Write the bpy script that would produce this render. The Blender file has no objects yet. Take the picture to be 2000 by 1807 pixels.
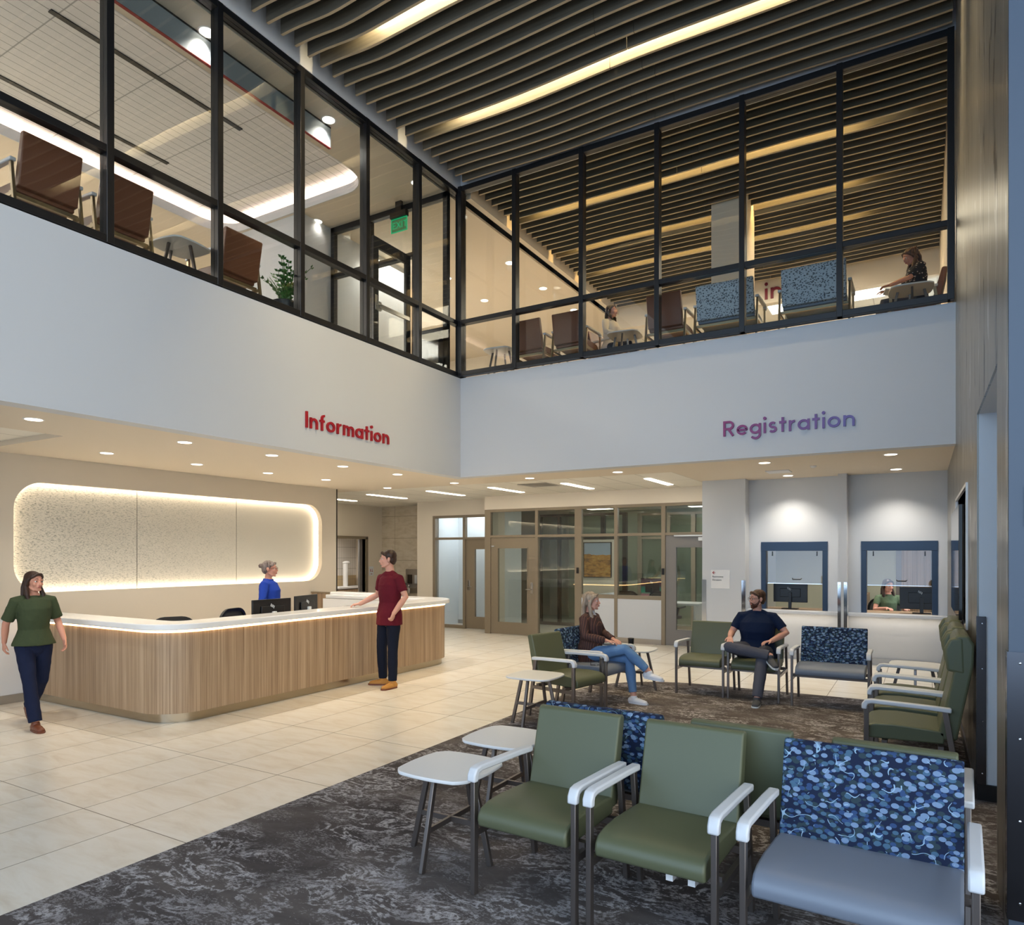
import bpy, bmesh, math, random
from mathutils import Vector, Matrix, noise
from mathutils.geometry import tessellate_polygon
SC = bpy.context.scene
COL = SC.collection
PI = math.pi
random.seed(7)

# ------------------------------------------------------------------ camera
cam = bpy.data.cameras.new('camera')
camo = bpy.data.objects.new('camera', cam); COL.objects.link(camo)
camo.location = (0, 0, 1.75)
camo.rotation_euler = (PI / 2, 0, math.atan(800 / 1362.0))
cam.sensor_width = 36; cam.lens = 1362 / 2000 * 36
cam.shift_y = 179.5 / 2000
cam.clip_start = 0.05; cam.clip_end = 200
SC.camera = camo

# ------------------------------------------------------------------ colour management, world, daylight
SC.view_settings.view_transform = 'Standard'; SC.view_settings.look = 'None'
SC.view_settings.exposure = 1.1; SC.view_settings.gamma = 1.0
SC.view_settings.use_curve_mapping = False
wd = bpy.data.worlds.new('world'); SC.world = wd; wd.use_nodes = True
_t = wd.node_tree; _tc = _t.nodes.new('ShaderNodeTexCoord'); _sx = _t.nodes.new('ShaderNodeSeparateXYZ'); _rp = _t.nodes.new('ShaderNodeValToRGB')
_t.links.new(_tc.outputs['Generated'], _sx.inputs[0]); _mr = _t.nodes.new('ShaderNodeMapRange'); _mr.inputs[1].default_value = -1; _mr.inputs[2].default_value = 1
_t.links.new(_sx.outputs[0], _mr.inputs[0]); _t.links.new(_mr.outputs[0], _rp.inputs[0])
_rp.color_ramp.elements[0].position = 0.35; _rp.color_ramp.elements[0].color = (0.47, 0.70, 1.0, 1)      # open sky in front
_rp.color_ramp.elements[1].position = 0.85; _rp.color_ramp.elements[1].color = (0.66, 0.70, 0.72, 1)     # greyer tint put on the side to keep the left bulkhead neutral
_t.links.new(_rp.outputs[0], _t.nodes['Background'].inputs[0])
wd.node_tree.nodes['Background'].inputs[1].default_value = 1.6
SC.cycles.max_bounces = 7; SC.cycles.diffuse_bounces = 3; SC.cycles.glossy_bounces = 4
SC.cycles.transparent_max_bounces = 16; SC.cycles.transmission_bounces = 4
SC.cycles.use_denoising = True; SC.cycles.use_adaptive_sampling = True; SC.cycles.adaptive_threshold = 0.08; SC.cycles.sample_clamp_indirect = 6
SC.cycles.caustics_reflective = False; SC.cycles.caustics_refractive = False

def area_light(name, loc, rot, sx, sy, power, col=(1, 1, 1), portal=False, spread=None):
    l = bpy.data.lights.new(name, 'AREA'); l.shape = 'RECTANGLE'; l.size = sx; l.size_y = sy
    l.energy = power; l.color = col
    if spread: l.spread = spread
    o = bpy.data.objects.new(name, l); COL.objects.link(o); o.location = loc; o.rotation_euler = rot
    if portal: l.cycles.is_portal = True
    return o
# daylight comes in through the tall glazed front behind the camera and the glazed corner on the right
area_light('front_glazing_daylight_opening', (-1.3, -4.95, 4.2), (PI / 2, 0, 0), 10.5, 8.2, 0, portal=True)
area_light('upper_front_added_opening', (-10.3, -4.95, 6.2), (PI / 2, 0, 0), 7.2, 2.9, 0, portal=True)  # upper front left open, added so sky light reaches the upstairs rooms
area_light('side_glazing_daylight_opening', (3.95, -0.6, 4.1), (0, PI / 2, 0), 8.1, 8.6, 0, portal=True)

WARM = (1.0, 0.92, 0.80)
def spot(name, loc, power, col=WARM, size=110, blend=0.9, r=0.05):
    l = bpy.data.lights.new(name, 'SPOT'); l.energy = power; l.color = col
    l.spot_size = math.radians(size); l.spot_blend = blend; l.shadow_soft_size = r
    o = bpy.data.objects.new(name, l); COL.objects.link(o); o.location = loc
    return o

# ------------------------------------------------------------------ helpers
def srgb(r, g, b):
    f = lambda c: (c / 255) / 12.92 if c <= 10 else ((c / 255 + 0.055) / 1.055) ** 2.4
    return (f(r), f(g), f(b), 1)

def mat(name, rgb, rough=0.5, metal=0.0, spec=0.5, coat=0.0, emit=None, es=0.0):
    m = bpy.data.materials.new(name); m.use_nodes = True
    b = m.node_tree.nodes['Principled BSDF']
    b.inputs['Base Color'].default_value = srgb(*rgb)
    b.inputs['Roughness'].default_value = rough; b.inputs['Metallic'].default_value = metal
    b.inputs['Specular IOR Level'].default_value = spec
    if coat: b.inputs['Coat Weight'].default_value = coat; b.inputs['Coat Roughness'].default_value = 0.1
    if emit: b.inputs['Emission Color'].default_value = srgb(*emit); b.inputs['Emission Strength'].default_value = es
    return m

class NT:
    """small node-tree builder"""
    def __init__(s, m):
        s.t = m.node_tree; s.n = s.t.nodes; s.b = s.n.get('Principled BSDF'); s.co = None
    def obj(s):
        if not s.co: s.co = s.n.new('ShaderNodeTexCoord')
        return s.co.outputs['Object']
    def L(s, a, b): s.t.links.new(a, b)
    def set(s, sock, v):
        if hasattr(v, 'is_linked') or isinstance(v, bpy.types.NodeSocket): s.L(v, sock)
        else: sock.default_value = v
    def mp(s, scale=(1, 1, 1), rot=(0, 0, 0), loc=(0, 0, 0), src=None):
        n = s.n.new('ShaderNodeMapping'); s.L(src or s.obj(), n.inputs[0])
        n.inputs['Scale'].default_value = scale; n.inputs['Rotation'].default_value = rot; n.inputs['Location'].default_value = loc
        return n.outputs[0]
    def noise(s, vec, scale=5, detail=4, rough=0.5, dist=0):
        n = s.n.new('ShaderNodeTexNoise'); s.L(vec, n.inputs['Vector'])
        n.inputs['Scale'].default_value = scale; n.inputs['Detail'].default_value = detail
        n.inputs['Roughness'].default_value = rough; n.inputs['Distortion'].default_value = dist
        return n.outputs[0]
    def vor(s, vec, scale=5, feat='F1', rnd=1.0, out='Distance'):
        n = s.n.new('ShaderNodeTexVoronoi'); s.L(vec, n.inputs['Vector']); n.feature = feat
        n.inputs['Scale'].default_value = scale; n.inputs['Randomness'].default_value = rnd
        return n.outputs[out]
    def math(s, op, a, b=0.0, c=None):
        n = s.n.new('ShaderNodeMath'); n.operation = op
        s.set(n.inputs[0], a); s.set(n.inputs[1], b)
        if c is not None: s.set(n.inputs[2], c)
        return n.outputs[0]
    def ramp(s, fac, stops, interp='LINEAR'):
        n = s.n.new('ShaderNodeValToRGB'); n.color_ramp.interpolation = interp
        e = n.color_ramp.elements
        while len(e) < len(stops): e.new(0.5)
        for i, (p, c) in enumerate(stops):
            e[i].position = p; e[i].color = c if len(c) == 4 else srgb(*c)
        s.L(fac, n.inputs[0]); return n.outputs[0]
    def mix(s, fac, a, b, mode='MIX'):
        n = s.n.new('ShaderNodeMix'); n.data_type = 'RGBA'; n.blend_type = mode
        s.set(n.inputs['Factor'], fac)
        s.set(n.inputs[6], a); s.set(n.inputs[7], b)
        return n.outputs[2]
    def sep(s, vec=None):
        n = s.n.new('ShaderNodeSeparateXYZ'); s.L(vec or s.obj(), n.inputs[0]); return n.outputs
    def comb(s, x, y, z):
        n = s.n.new('ShaderNodeCombineXYZ')
        s.set(n.inputs[0], x); s.set(n.inputs[1], y); s.set(n.inputs[2], z); return n.outputs[0]
    def color(s, v): s.set(s.b.inputs['Base Color'], v)
    def bump(s, h, strength=0.3, dist=0.01):
        n = s.n.new('ShaderNodeBump'); n.inputs['Strength'].default_value = strength; n.inputs['Distance'].default_value = dist
        s.L(h, n.inputs['Height']); s.L(n.outputs[0], s.b.inputs['Normal'])
    def line(s, coord, period, offset, halfw):
        """1 on thin lines where coord = offset + k*period"""
        a = s.math('SUBTRACT', coord, offset - period / 2)
        a = s.math('DIVIDE', a, period); a = s.math('FRACT', a)
        a = s.math('SUBTRACT', a, 0.5); a = s.math('ABSOLUTE', a)
        return s.math('LESS_THAN', a, halfw / period)

def emis(name, rgb, strength):
    m = bpy.data.materials.new(name); m.use_nodes = True; t = m.node_tree
    t.nodes.clear(); e = t.nodes.new('ShaderNodeEmission'); o = t.nodes.new('ShaderNodeOutputMaterial')
    e.inputs[0].default_value = srgb(*rgb); e.inputs[1].default_value = strength
    t.links.new(e.outputs[0], o.inputs[0]); return m

def glass(name, tint=(0.97, 0.985, 0.98), refl=1.0, rough=0.0, ior=1.5):
    m = bpy.data.materials.new(name); m.use_nodes = True; t = m.node_tree; t.nodes.clear()
    tr = t.nodes.new('ShaderNodeBsdfTransparent'); tr.inputs[0].default_value = (*tint, 1)
    gl = t.nodes.new('ShaderNodeBsdfGlossy'); gl.inputs['Roughness'].default_value = rough
    ge = t.nodes.new('ShaderNodeNewGeometry'); vd = t.nodes.new('ShaderNodeVectorMath'); vd.operation = 'DOT_PRODUCT'
    t.links.new(ge.outputs['Incoming'], vd.inputs[0]); t.links.new(ge.outputs['Normal'], vd.inputs[1])
    def mth(op, a, b):
        n = t.nodes.new('ShaderNodeMath'); n.operation = op; n.use_clamp = op == 'MULTIPLY_ADD'
        for i, v in enumerate((a, b)):
            if isinstance(v, (int, float)): n.inputs[i].default_value = v
            else: t.links.new(v, n.inputs[i])
        return n
    c1 = mth('ABSOLUTE', vd.outputs['Value'], 0); c2 = mth('SUBTRACT', 1.0, c1.outputs[0]); c3 = mth('POWER', c2.outputs[0], 5.0)
    f0 = ((ior - 1) / (ior + 1)) ** 2
    mu = mth('MULTIPLY_ADD', c3.outputs[0], (1 - f0) * refl); mu.inputs[2].default_value = f0 * refl
    mx = t.nodes.new('ShaderNodeMixShader'); o = t.nodes.new('ShaderNodeOutputMaterial')
    t.links.new(mu.outputs[0], mx.inputs[0])
    t.links.new(tr.outputs[0], mx.inputs[1]); t.links.new(gl.outputs[0], mx.inputs[2]); t.links.new(mx.outputs[0], o.inputs[0])
    return m

def tag(o, label=None, cat=None, group=None, kind=None):
    if label: o['label'] = label
    if cat: o['category'] = cat
    if group: o['group'] = group
    if kind: o['kind'] = kind
    return o

def empty(name, loc=(0, 0, 0), rz=0, label=None, cat=None, group=None, kind=None):
    o = bpy.data.objects.new(name, None); COL.objects.link(o); o.location = loc; o.rotation_euler = (0, 0, rz)
    o.empty_display_size = 0.1
    return tag(o, label, cat, group, kind)

def copy_tree(o, parent=None):
    c = o.copy(); COL.objects.link(c); c.parent = parent
    for ch in list(o.children): copy_tree(ch, c)
    return c

class MB:
    def __init__(s): s.v = []; s.f = []; s.m = []; s.M = None; s.mi = 0
    def add(s, vs, fs, mi=None):
        n = len(s.v)
        for p in vs:
            p = Vector(p)
            s.v.append(s.M @ p if s.M else p)
        for f in fs: s.f.append(tuple(n + i for i in f)); s.m.append(s.mi if mi is None else mi)
        return s
    def box(s, x0, x1, y0, y1, z0, z1, mi=None):
        vs = [(x, y, z) for z in (z0, z1) for y in (y0, y1) for x in (x0, x1)]
        return s.add(vs, [(0, 2, 3, 1), (4, 5, 7, 6), (0, 1, 5, 4), (2, 6, 7, 3), (0, 4, 6, 2), (1, 3, 7, 5)], mi)
    def cbox(s, c, d, mi=None):
        return s.box(c[0] - d[0] / 2, c[0] + d[0] / 2, c[1] - d[1] / 2, c[1] + d[1] / 2, c[2] - d[2] / 2, c[2] + d[2] / 2, mi)
    def prism(s, prof, axis, a0, a1, mi=None):
        """prof: 2-D points; axis x: (y,z), y: (x,z), z: (x,y)"""
        def P(p, a):
            return (a, p[0], p[1]) if axis == 'x' else (p[0], a, p[1]) if axis == 'y' else (p[0], p[1], a)
        n = len(prof)
        vs = [P(p, a0) for p in prof] + [P(p, a1) for p in prof]
        fs = [(i, (i + 1) % n, n + (i + 1) % n, n + i) for i in range(n)] + [tuple(range(n - 1, -1, -1)), tuple(range(n, 2 * n))]
        return s.add(vs, fs, mi)
    def cyl(s, p0, p1, r0, r1=None, n=20, mi=None):
        r1 = r0 if r1 is None else r1
        p0, p1 = Vector(p0), Vector(p1); d = (p1 - p0).normalized()
        a = d.orthogonal().normalized(); b = d.cross(a)
        vs = [p + (a * math.cos(2 * PI * i / n) + b * math.sin(2 * PI * i / n)) * r for p, r in ((p0, r0), (p1, r1)) for i in range(n)]
        return s.add(vs, [(i, (i + 1) % n, n + (i + 1) % n, n + i) for i in range(n)] + [tuple(range(n - 1, -1, -1)), tuple(range(n, 2 * n))], mi)
    def lathe(s, prof, c=(0, 0, 0), n=24, mi=None):
        vs = []; c = Vector(c)
        for r, z in prof: vs += [c + Vector((r * math.cos(2 * PI * i / n), r * math.sin(2 * PI * i / n), z)) for i in range(n)]
        fs = [(k * n + i, k * n + (i + 1) % n, (k + 1) * n + (i + 1) % n, (k + 1) * n + i) for k in range(len(prof) - 1) for i in range(n)]
        fs += [tuple(range(n - 1, -1, -1)), tuple(range((len(prof) - 1) * n, len(prof) * n))]
        return s.add(vs, fs, mi)
    def ell(s, c, r, R=None, nu=14, nv=10, mi=None):
        """ellipsoid, R optional 3x3 rotation"""
        c = Vector(c); R = R or Matrix.Identity(3); vs = [c + R @ Vector((0, 0, -r[2]))]
        for j in range(1, nv):
            t = -PI / 2 + PI * j / nv
            for i in range(nu):
                a = 2 * PI * i / nu
                vs.append(c + R @ Vector((r[0] * math.cos(t) * math.cos(a), r[1] * math.cos(t) * math.sin(a), r[2] * math.sin(t))))
        vs.append(c + R @ Vector((0, 0, r[2]))); top = len(vs) - 1
        fs = [(0, 1 + (i + 1) % nu, 1 + i) for i in range(nu)]
        for j in range(nv - 2):
            b = 1 + j * nu
            fs += [(b + i, b + (i + 1) % nu, b + nu + (i + 1) % nu, b + nu + i) for i in range(nu)]
        b = 1 + (nv - 2) * nu
        fs += [(b + i, b + (i + 1) % nu, top) for i in range(nu)]
        return s.add(vs, fs, mi)
    def limb(s, pts, rad, side=None, n=14, mi=None, c0=True, c1=True):
        """closed round tube with hemispherical ends through pts; rad: radius or (a, b) with a along side"""
        pts = [Vector(p) for p in pts]; rad = [r if isinstance(r, tuple) else (r, r) for r in rad]
        # round the ends
        d0 = (pts[1] - pts[0]).normalized(); d1 = (pts[-1] - pts[-2]).normalized()
        P = []; R = []
        for k in (3, 2, 1) if c0 else ():
            a = k / 3 * PI / 2 * 0.98; P.append(pts[0] - d0 * min(rad[0]) * math.sin(a)); R.append(tuple(q * math.cos(a) for q in rad[0]))
        P += pts; R += rad
        for k in (1, 2, 3) if c1 else ():
            a = k / 3 * PI / 2 * 0.98; P.append(pts[-1] + d1 * min(rad[-1]) * math.sin(a)); R.append(tuple(q * math.cos(a) for q in rad[-1]))
        vs = []; sd = Vector(side) if side else None; prev = None
        for i, p in enumerate(P):
            t = (P[min(i + 1, len(P) - 1)] - P[max(i - 1, 0)]).normalized()
            u = sd if sd else (prev if prev else t.orthogonal())
            a = (u - t * u.dot(t))
            a = a.normalized() if a.length > 1e-5 else t.orthogonal().normalized()
            prev = a; b = t.cross(a)
            vs += [p + a * R[i][0] * math.cos(2 * PI * k / n) + b * R[i][1] * math.sin(2 * PI * k / n) for k in range(n)]
        m = len(P)
        fs = [(j * n + k, j * n + (k + 1) % n, (j + 1) * n + (k + 1) % n, (j + 1) * n + k) for j in range(m - 1) for k in range(n)]
        fs += [tuple(range(n - 1, -1, -1)), tuple(range((m - 1) * n, m * n))]
        return s.add(vs, fs, mi)
    def ribbon(s, pts, w, d, nrm=(0, 0, 1), closed=False, mi=None):
        """rectangular section swept along a planar path; w across the path in its plane, d along nrm"""
        pts = [Vector(p) for p in pts]; N = Vector(nrm).normalized(); n = len(pts); vs = []
        for i in range(n):
            if closed: a, b = pts[i] - pts[i - 1], pts[(i + 1) % n] - pts[i]
            else: a, b = pts[i] - pts[max(i - 1, 0)], pts[min(i + 1, n - 1)] - pts[i]
            if a.length < 1e-9: a = b
            if b.length < 1e-9: b = a
            a = a.normalized(); b = b.normalized(); t = (a + b)
            t = t.normalized() if t.length > 1e-6 else a
            sd = N.cross(t).normalized(); k = 1 / max(0.5, math.sqrt(max(0.0, (1 + a.dot(b)) / 2)))
            wi = (w[i] if isinstance(w, (list, tuple)) else w) / 2 * k
            vs += [pts[i] + sd * wi - N * d / 2, pts[i] - sd * wi - N * d / 2, pts[i] - sd * wi + N * d / 2, pts[i] + sd * wi + N * d / 2]
        m = n if closed else n - 1
        fs = [(4 * i + k, 4 * i + (k + 1) % 4, 4 * ((i + 1) % n) + (k + 1) % 4, 4 * ((i + 1) % n) + k) for i in range(m) for k in range(4)]
        if not closed: fs += [(3, 2, 1, 0), tuple(4 * (n - 1) + k for k in range(4))]
        return s.add(vs, fs, mi)
    def plate(s, outer, holes, plane, a0, a1, mi=None):
        """flat slab with holes; plane 'x': pts are (y,z), 'y': (x,z), 'z': (x,y); between a0 and a1 along the axis"""
        def P(p, a):
            return Vector((a, p[0], p[1])) if plane == 'x' else Vector((p[0], a, p[1])) if plane == 'y' else Vector((p[0], p[1], a))
        loops = [outer] + holes
        tri = tessellate_polygon([[Vector((p[0], p[1], 0)) for p in l] for l in loops])
        flat = [p for l in loops for p in l]; n = len(flat)
        vs = [P(p, a0) for p in flat] + [P(p, a1) for p in flat]
        fs = [tuple(t) for t in tri] + [tuple(n + i for i in reversed(t)) for t in tri]
        k = 0
        for l in loops:
            m = len(l); fs += [(k + i, k + (i + 1) % m, n + k + (i + 1) % m, n + k + i) for i in range(m)]; k += m
        return s.add(vs, fs, mi)
    def build(s, name, mats, parent=None, loc=None, rz=None, bevel=0, seg=2, smooth=False, fix=True):
        me = bpy.data.meshes.new(name)
        me.from_pydata([tuple(v) for v in s.v], [], s.f)
        if not isinstance(mats, (list, tuple)): mats = [mats]
        for m in mats: me.materials.append(m)
        if len(mats) > 1: me.polygons.foreach_set('material_index', s.m)
        if fix:
            bm = bmesh.new(); bm.from_mesh(me); bmesh.ops.recalc_face_normals(bm, faces=bm.faces); bm.to_mesh(me); bm.free()
        o = bpy.data.objects.new(name, me); COL.objects.link(o); o.parent = parent
        if loc: o.location = loc
        if rz is not None: o.rotation_euler = (0, 0, rz)
        if bevel:
            b = o.modifiers.new('bevel', 'BEVEL'); b.width = bevel; b.segments = seg; b.limit_method = 'ANGLE'; b.angle_limit = math.radians(35)
        if bevel or smooth:
            me.polygons.foreach_set('use_smooth', [True] * len(me.polygons))
            if not smooth or smooth == 'angle':
                try: me.set_sharp_from_angle(angle=math.radians(50))
                except Exception: pass
        return o

def rrect(x0, x1, y0, y1, r, n=8):
    out = []
    for cx, cy, a in ((x1 - r, y1 - r, 0), (x0 + r, y1 - r, 90), (x0 + r, y0 + r, 180), (x1 - r, y0 + r, 270)):
        for k in range(n + 1):
            t = math.radians(a + 90 * k / n); out.append((cx + r * math.cos(t), cy + r * math.sin(t)))
    return out

def struct(mb, name, m, parent=None, **k):
    o = mb.build(name, m, parent, **k)
    if parent is None: o['kind'] = 'structure'
    return o

def sbox(name, m, *b, parent=None, **k): return struct(MB().box(*b), name, m, parent, **k)

_ONES = 'zeroth first second third fourth fifth sixth seventh eighth ninth tenth eleventh twelfth thirteenth fourteenth fifteenth sixteenth seventeenth eighteenth nineteenth'.split()
def ordn(n):
    if n < 20: return _ONES[n]
    t, o = divmod(n, 10)
    return {2: ('twentieth', 'twenty'), 3: ('thirtieth', 'thirty'), 4: ('fortieth', 'forty')}[t][0 if o == 0 else 1] + ('' if o == 0 else '-' + _ONES[o])
# ------------------------------------------------------------------ materials
M = {}
M['white_wall'] = mat('white_wall_paint', (208, 211, 215), 0.6)
M['warm_wall'] = mat('warm_wall_paint', (232, 222, 206), 0.6)
M['panel_wall'] = mat('beige_wall_paint', (216, 204, 186), 0.6)
M['gyp'] = mat('gypsum_ceiling_paint', (226, 213, 194), 0.7)
M['black'] = mat('black_frame', (22, 23, 26), 0.35)
M['taupe'] = mat('taupe_door_frame', (140, 127, 108), 0.45)
M['taupe_dark'] = mat('taupe_dark_gasket', (70, 64, 56), 0.5)
M['grey_door'] = mat('grey_door_paint', (128, 124, 122), 0.45)
M['darkvoid'] = mat('dark_plenum', (26, 24, 22), 0.9)
M['floor2'] = mat('upper_floor_tile', (176, 168, 156), 0.5)
M['solid'] = mat('white_solid_surface', (238, 238, 238), 0.18, spec=0.5)
M['white'] = mat('white_laminate', (232, 232, 232), 0.3)
M['armwhite'] = mat('pale_grey_arm_cap', (218, 220, 224), 0.35)
M['steel'] = mat('brushed_steel', (175, 172, 168), 0.28, 1.0)
M['steel_dark'] = mat('dark_bronze_metal', (74, 68, 64), 0.32, 0.85)
M['leg'] = mat('dark_leg_metal', (128, 120, 116), 0.34, 0.85)
M['leg_pale'] = mat('champagne_leg_metal', (172, 155, 126), 0.3, 0.9)
M['chrome'] = mat('polished_chrome', (210, 210, 212), 0.08, 1.0)
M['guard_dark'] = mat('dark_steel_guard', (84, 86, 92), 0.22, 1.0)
M['toe'] = mat('steel_toe_kick', (178, 166, 146), 0.22, 1.0)
M['screen'] = mat('black_screen', (8, 9, 12), 0.05, spec=0.8)
M['plastic'] = mat('black_plastic', (18, 18, 20), 0.35)
M['chairmesh'] = mat('grey_mesh_fabric', (70, 68, 66), 0.7)
M['frost'] = mat('frosted_panel', (226, 232, 236), 0.35)
M['blueframe'] = mat('navy_window_frame', (20, 46, 76), 0.35)
M['greenwall'] = mat('sage_wall_paint', (186, 190, 170), 0.6)
M['orange_letter'] = mat('red_letter', (168, 14, 26), 0.4)
M['green'] = mat('olive_vinyl', (93, 97, 73), 0.42, spec=0.45)
M['greyseat'] = mat('blue_grey_vinyl', (120, 128, 142), 0.4, spec=0.45)
M['brown'] = mat('brown_vinyl', (126, 80, 58), 0.42)
M['plum'] = mat('brown_vinyl_shaded_side', (100, 56, 44), 0.42)
M['glass'] = glass('clear_glass')
M['glass_up'] = glass('balcony_glass', (0.90, 0.92, 0.91), 1.5, 0.0, 1.45)
M['glass_dim'] = glass('tinted_door_glass', (0.80, 0.84, 0.82), 1.5, 0.0, 1.5)
M['lamp'] = emis('downlight_lens', (255, 244, 225), 3)
M['linear'] = emis('linear_light_diffuser', (255, 240, 215), 9)
M['cove'] = emis('cove_led', (255, 222, 204), 18)
M['deskled'] = emis('desk_led', (255, 205, 140), 7)
M['panelled'] = emis('panel_led', (255, 238, 212), 7)
M['slatled'] = emis('baffle_linear_led', (255, 228, 178), 44)
M['slatled2'] = emis('baffle_linear_led_golden', (255, 206, 130), 26)
M['ceilpanel'] = emis('troffer_lens', (255, 246, 230), 4)
M['exitgreen'] = emis('exit_sign_green', (40, 200, 130), 0.4)

def floor_tile():
    m = mat('porcelain_floor_tile', (220, 210, 194), 0.28, spec=0.45); t = NT(m)
    x, y, z = t.sep()[:3]
    gx = t.line(x, 0.5665, -3.843, 0.0032); gy = t.line(y, 1.183, 2.645, 0.0032)
    g = t.math('MAXIMUM', gx, gy)
    # each tile gets its own offset so the veins break at the joints
    ix = t.math('FLOOR', t.math('DIVIDE', t.math('SUBTRACT', x, -3.843), 0.5665))
    iy = t.math('FLOOR', t.math('DIVIDE', t.math('SUBTRACT', y, 2.645), 1.183))
    off = t.math('ADD', t.math('MULTIPLY', ix, 3.7), t.math('MULTIPLY', iy, 5.3))
    v = t.comb(x, y, off)
    v2 = t.mp((0.9, 3.4, 1), (0, 0, 0.75), src=v)
    n1 = t.noise(v2, 2.4, 7, 0.62, 0.6)
    c = t.ramp(n1, [(0.28, (214, 204, 188)), (0.45, (226, 219, 206)), (0.6, (232, 227, 217)), (0.8, (222, 214, 200))])
    n2 = t.noise(t.mp((0.5, 7, 1), (0, 0, 0.75), src=v), 3.0, 5, 0.6, 0.4)
    c = t.mix(t.ramp(n2, [(0.60, (0, 0, 0)), (0.72, (120, 120, 120))]), c, srgb(200, 182, 156))
    c = t.mix(g, c, srgb(128, 116, 100)); t.color(c)
    t.L(t.math('ADD', t.math('MULTIPLY', g, 0.4), 0.33), t.b.inputs['Roughness'])
    return m
M['tile'] = floor_tile()

def carpet():
    m = mat('mottled_carpet', (70, 66, 66), 0.95, spec=0.1); t = NT(m)
    v = t.mp((1, 2.0, 1), (0, 0, -0.35))
    base = t.noise(v, 1.1, 5, 0.6, 0.5)
    c = t.ramp(base, [(0.3, (68, 63, 63)), (0.5, (90, 84, 82)), (0.7, (114, 106, 102))])
    vein = t.noise(t.mp((1, 2.0, 1), (0, 0, -0.6)), 2.8, 9, 0.68, 0.8)
    vm = t.math('ABSOLUTE', t.math('SUBTRACT', vein, 0.5))
    fine = t.noise(t.obj(), 38, 3, 0.7)
    vm2 = t.math('ADD', vm, t.math('MULTIPLY', t.math('SUBTRACT', fine, 0.5), 0.16))
    k = t.ramp(vm2, [(0.0, (255, 255, 255)), (0.018, (170, 170, 170)), (0.04, (0, 0, 0))])
    patch = t.ramp(t.noise(t.obj(), 1.8, 2, 0.5), [(0.38, (60, 60, 60)), (0.56, (255, 255, 255))])
    c = t.mix(t.math('MULTIPLY', k, patch), c, srgb(182, 178, 180))
    sp = t.ramp(t.math('MULTIPLY', t.noise(t.mp((1, 1.6, 1), (0, 0, 0.5)), 60, 2, 0.6), t.noise(v, 2.6, 4, 0.6)), [(0.30, (0, 0, 0)), (0.335, (200, 200, 200))])
    c = t.mix(sp, c, srgb(150, 145, 146)); t.color(c)
    t.bump(t.noise(t.obj(), 260, 2, 0.5), 0.5, 0.004)
    return m
M['carpet'] = carpet()

def wood_laminate(name, base, dark, light, axis='v', sc=80):
    m = mat(name, base, 0.42, spec=0.4); t = NT(m)
    s = {'v': (sc, sc, 0.55), 'x': (0.5, sc, sc)}[axis]
    n = t.noise(t.mp(s), 1.0, 5, 0.7)
    n2 = t.noise(t.mp(tuple(q * 0.12 if q > 1 else q for q in s)), 1.0, 3, 0.5)
    f = t.math('ADD', t.math('MULTIPLY', n, 0.75), t.math('MULTIPLY', n2, 0.25))
    t.color(t.ramp(f, [(0.36, dark), (0.5, base), (0.64, light)]))
    t.bump(n, 0.15, 0.004); return m
M['wood'] = wood_laminate('striped_oak_laminate', (166, 140, 112), (132, 107, 84), (192, 168, 140))
M['baffle'] = wood_laminate('baffle_grey_wood', (96, 92, 82), (84, 80, 71), (108, 103, 92), 'x', 30)
M['baffle_edge'] = mat('baffle_pale_edge', (176, 158, 130), 0.5)

def tile_ceiling(name, px, py, ox, oy, base=(228, 222, 212), groove=None):
    m = mat(name, base, 0.8); t = NT(m); x, y, z = t.sep()[:3]
    g = t.math('MAXIMUM', t.line(x, px, ox, 0.008), t.line(y, py, oy, 0.008))
    c = t.mix(t.noise(t.obj(), 180, 2, 0.6), srgb(*base), srgb(*(max(0, q - 14) for q in base)))
    c = t.mix(g, c, srgb(*(q - 60 for q in base)))
    if groove: c = t.mix(t.line(x, groove, ox, 0.005), c, srgb(*(q - 75 for q in base)))
    t.color(c); return m
M['tileceil'] = tile_ceiling('lower_tile_ceiling', 0.605, 1.21, -3.35, 10.6, (248, 243, 232))
M['linceil'] = tile_ceiling('grooved_tile_ceiling', 1.75, 1.22, -8.6, 4.28, (230, 229, 228), groove=0.145)

def stone():
    m = mat('stone_wall_tile', (200, 186, 162), 0.4); t = NT(m); x, y, z = t.sep()[:3]
    n = t.noise(t.mp((1.6, 1, 4.5), (0, 0.75, 0)), 2.0, 7, 0.65, 0.5)
    c = t.ramp(n, [(0.3, (200, 186, 162)), (0.5, (218, 206, 186)), (0.7, (228, 218, 202))])
    g = t.math('MAXIMUM', t.line(x, 1.2, -12.15, 0.004), t.line(z, 0.585, 2.18, 0.004))
    t.color(t.mix(g, c, srgb(150, 132, 106))); return m
M['stone'] = stone()

def white_tiles():
    m = mat('restroom_wall_tile', (220, 214, 206), 0.2); t = NT(m); x, y, z = t.sep()[:3]
    g = t.math('MAXIMUM', t.line(y, 0.075, 0, 0.003), t.line(z, 0.30, 1.05, 0.004))
    low = t.math('LESS_THAN', z, 1.16)
    c = t.mix(low, srgb(222, 216, 208), srgb(196, 174, 136))
    t.color(t.mix(g, c, srgb(150, 142, 132))); return m
M['resttile'] = white_tiles()

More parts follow.
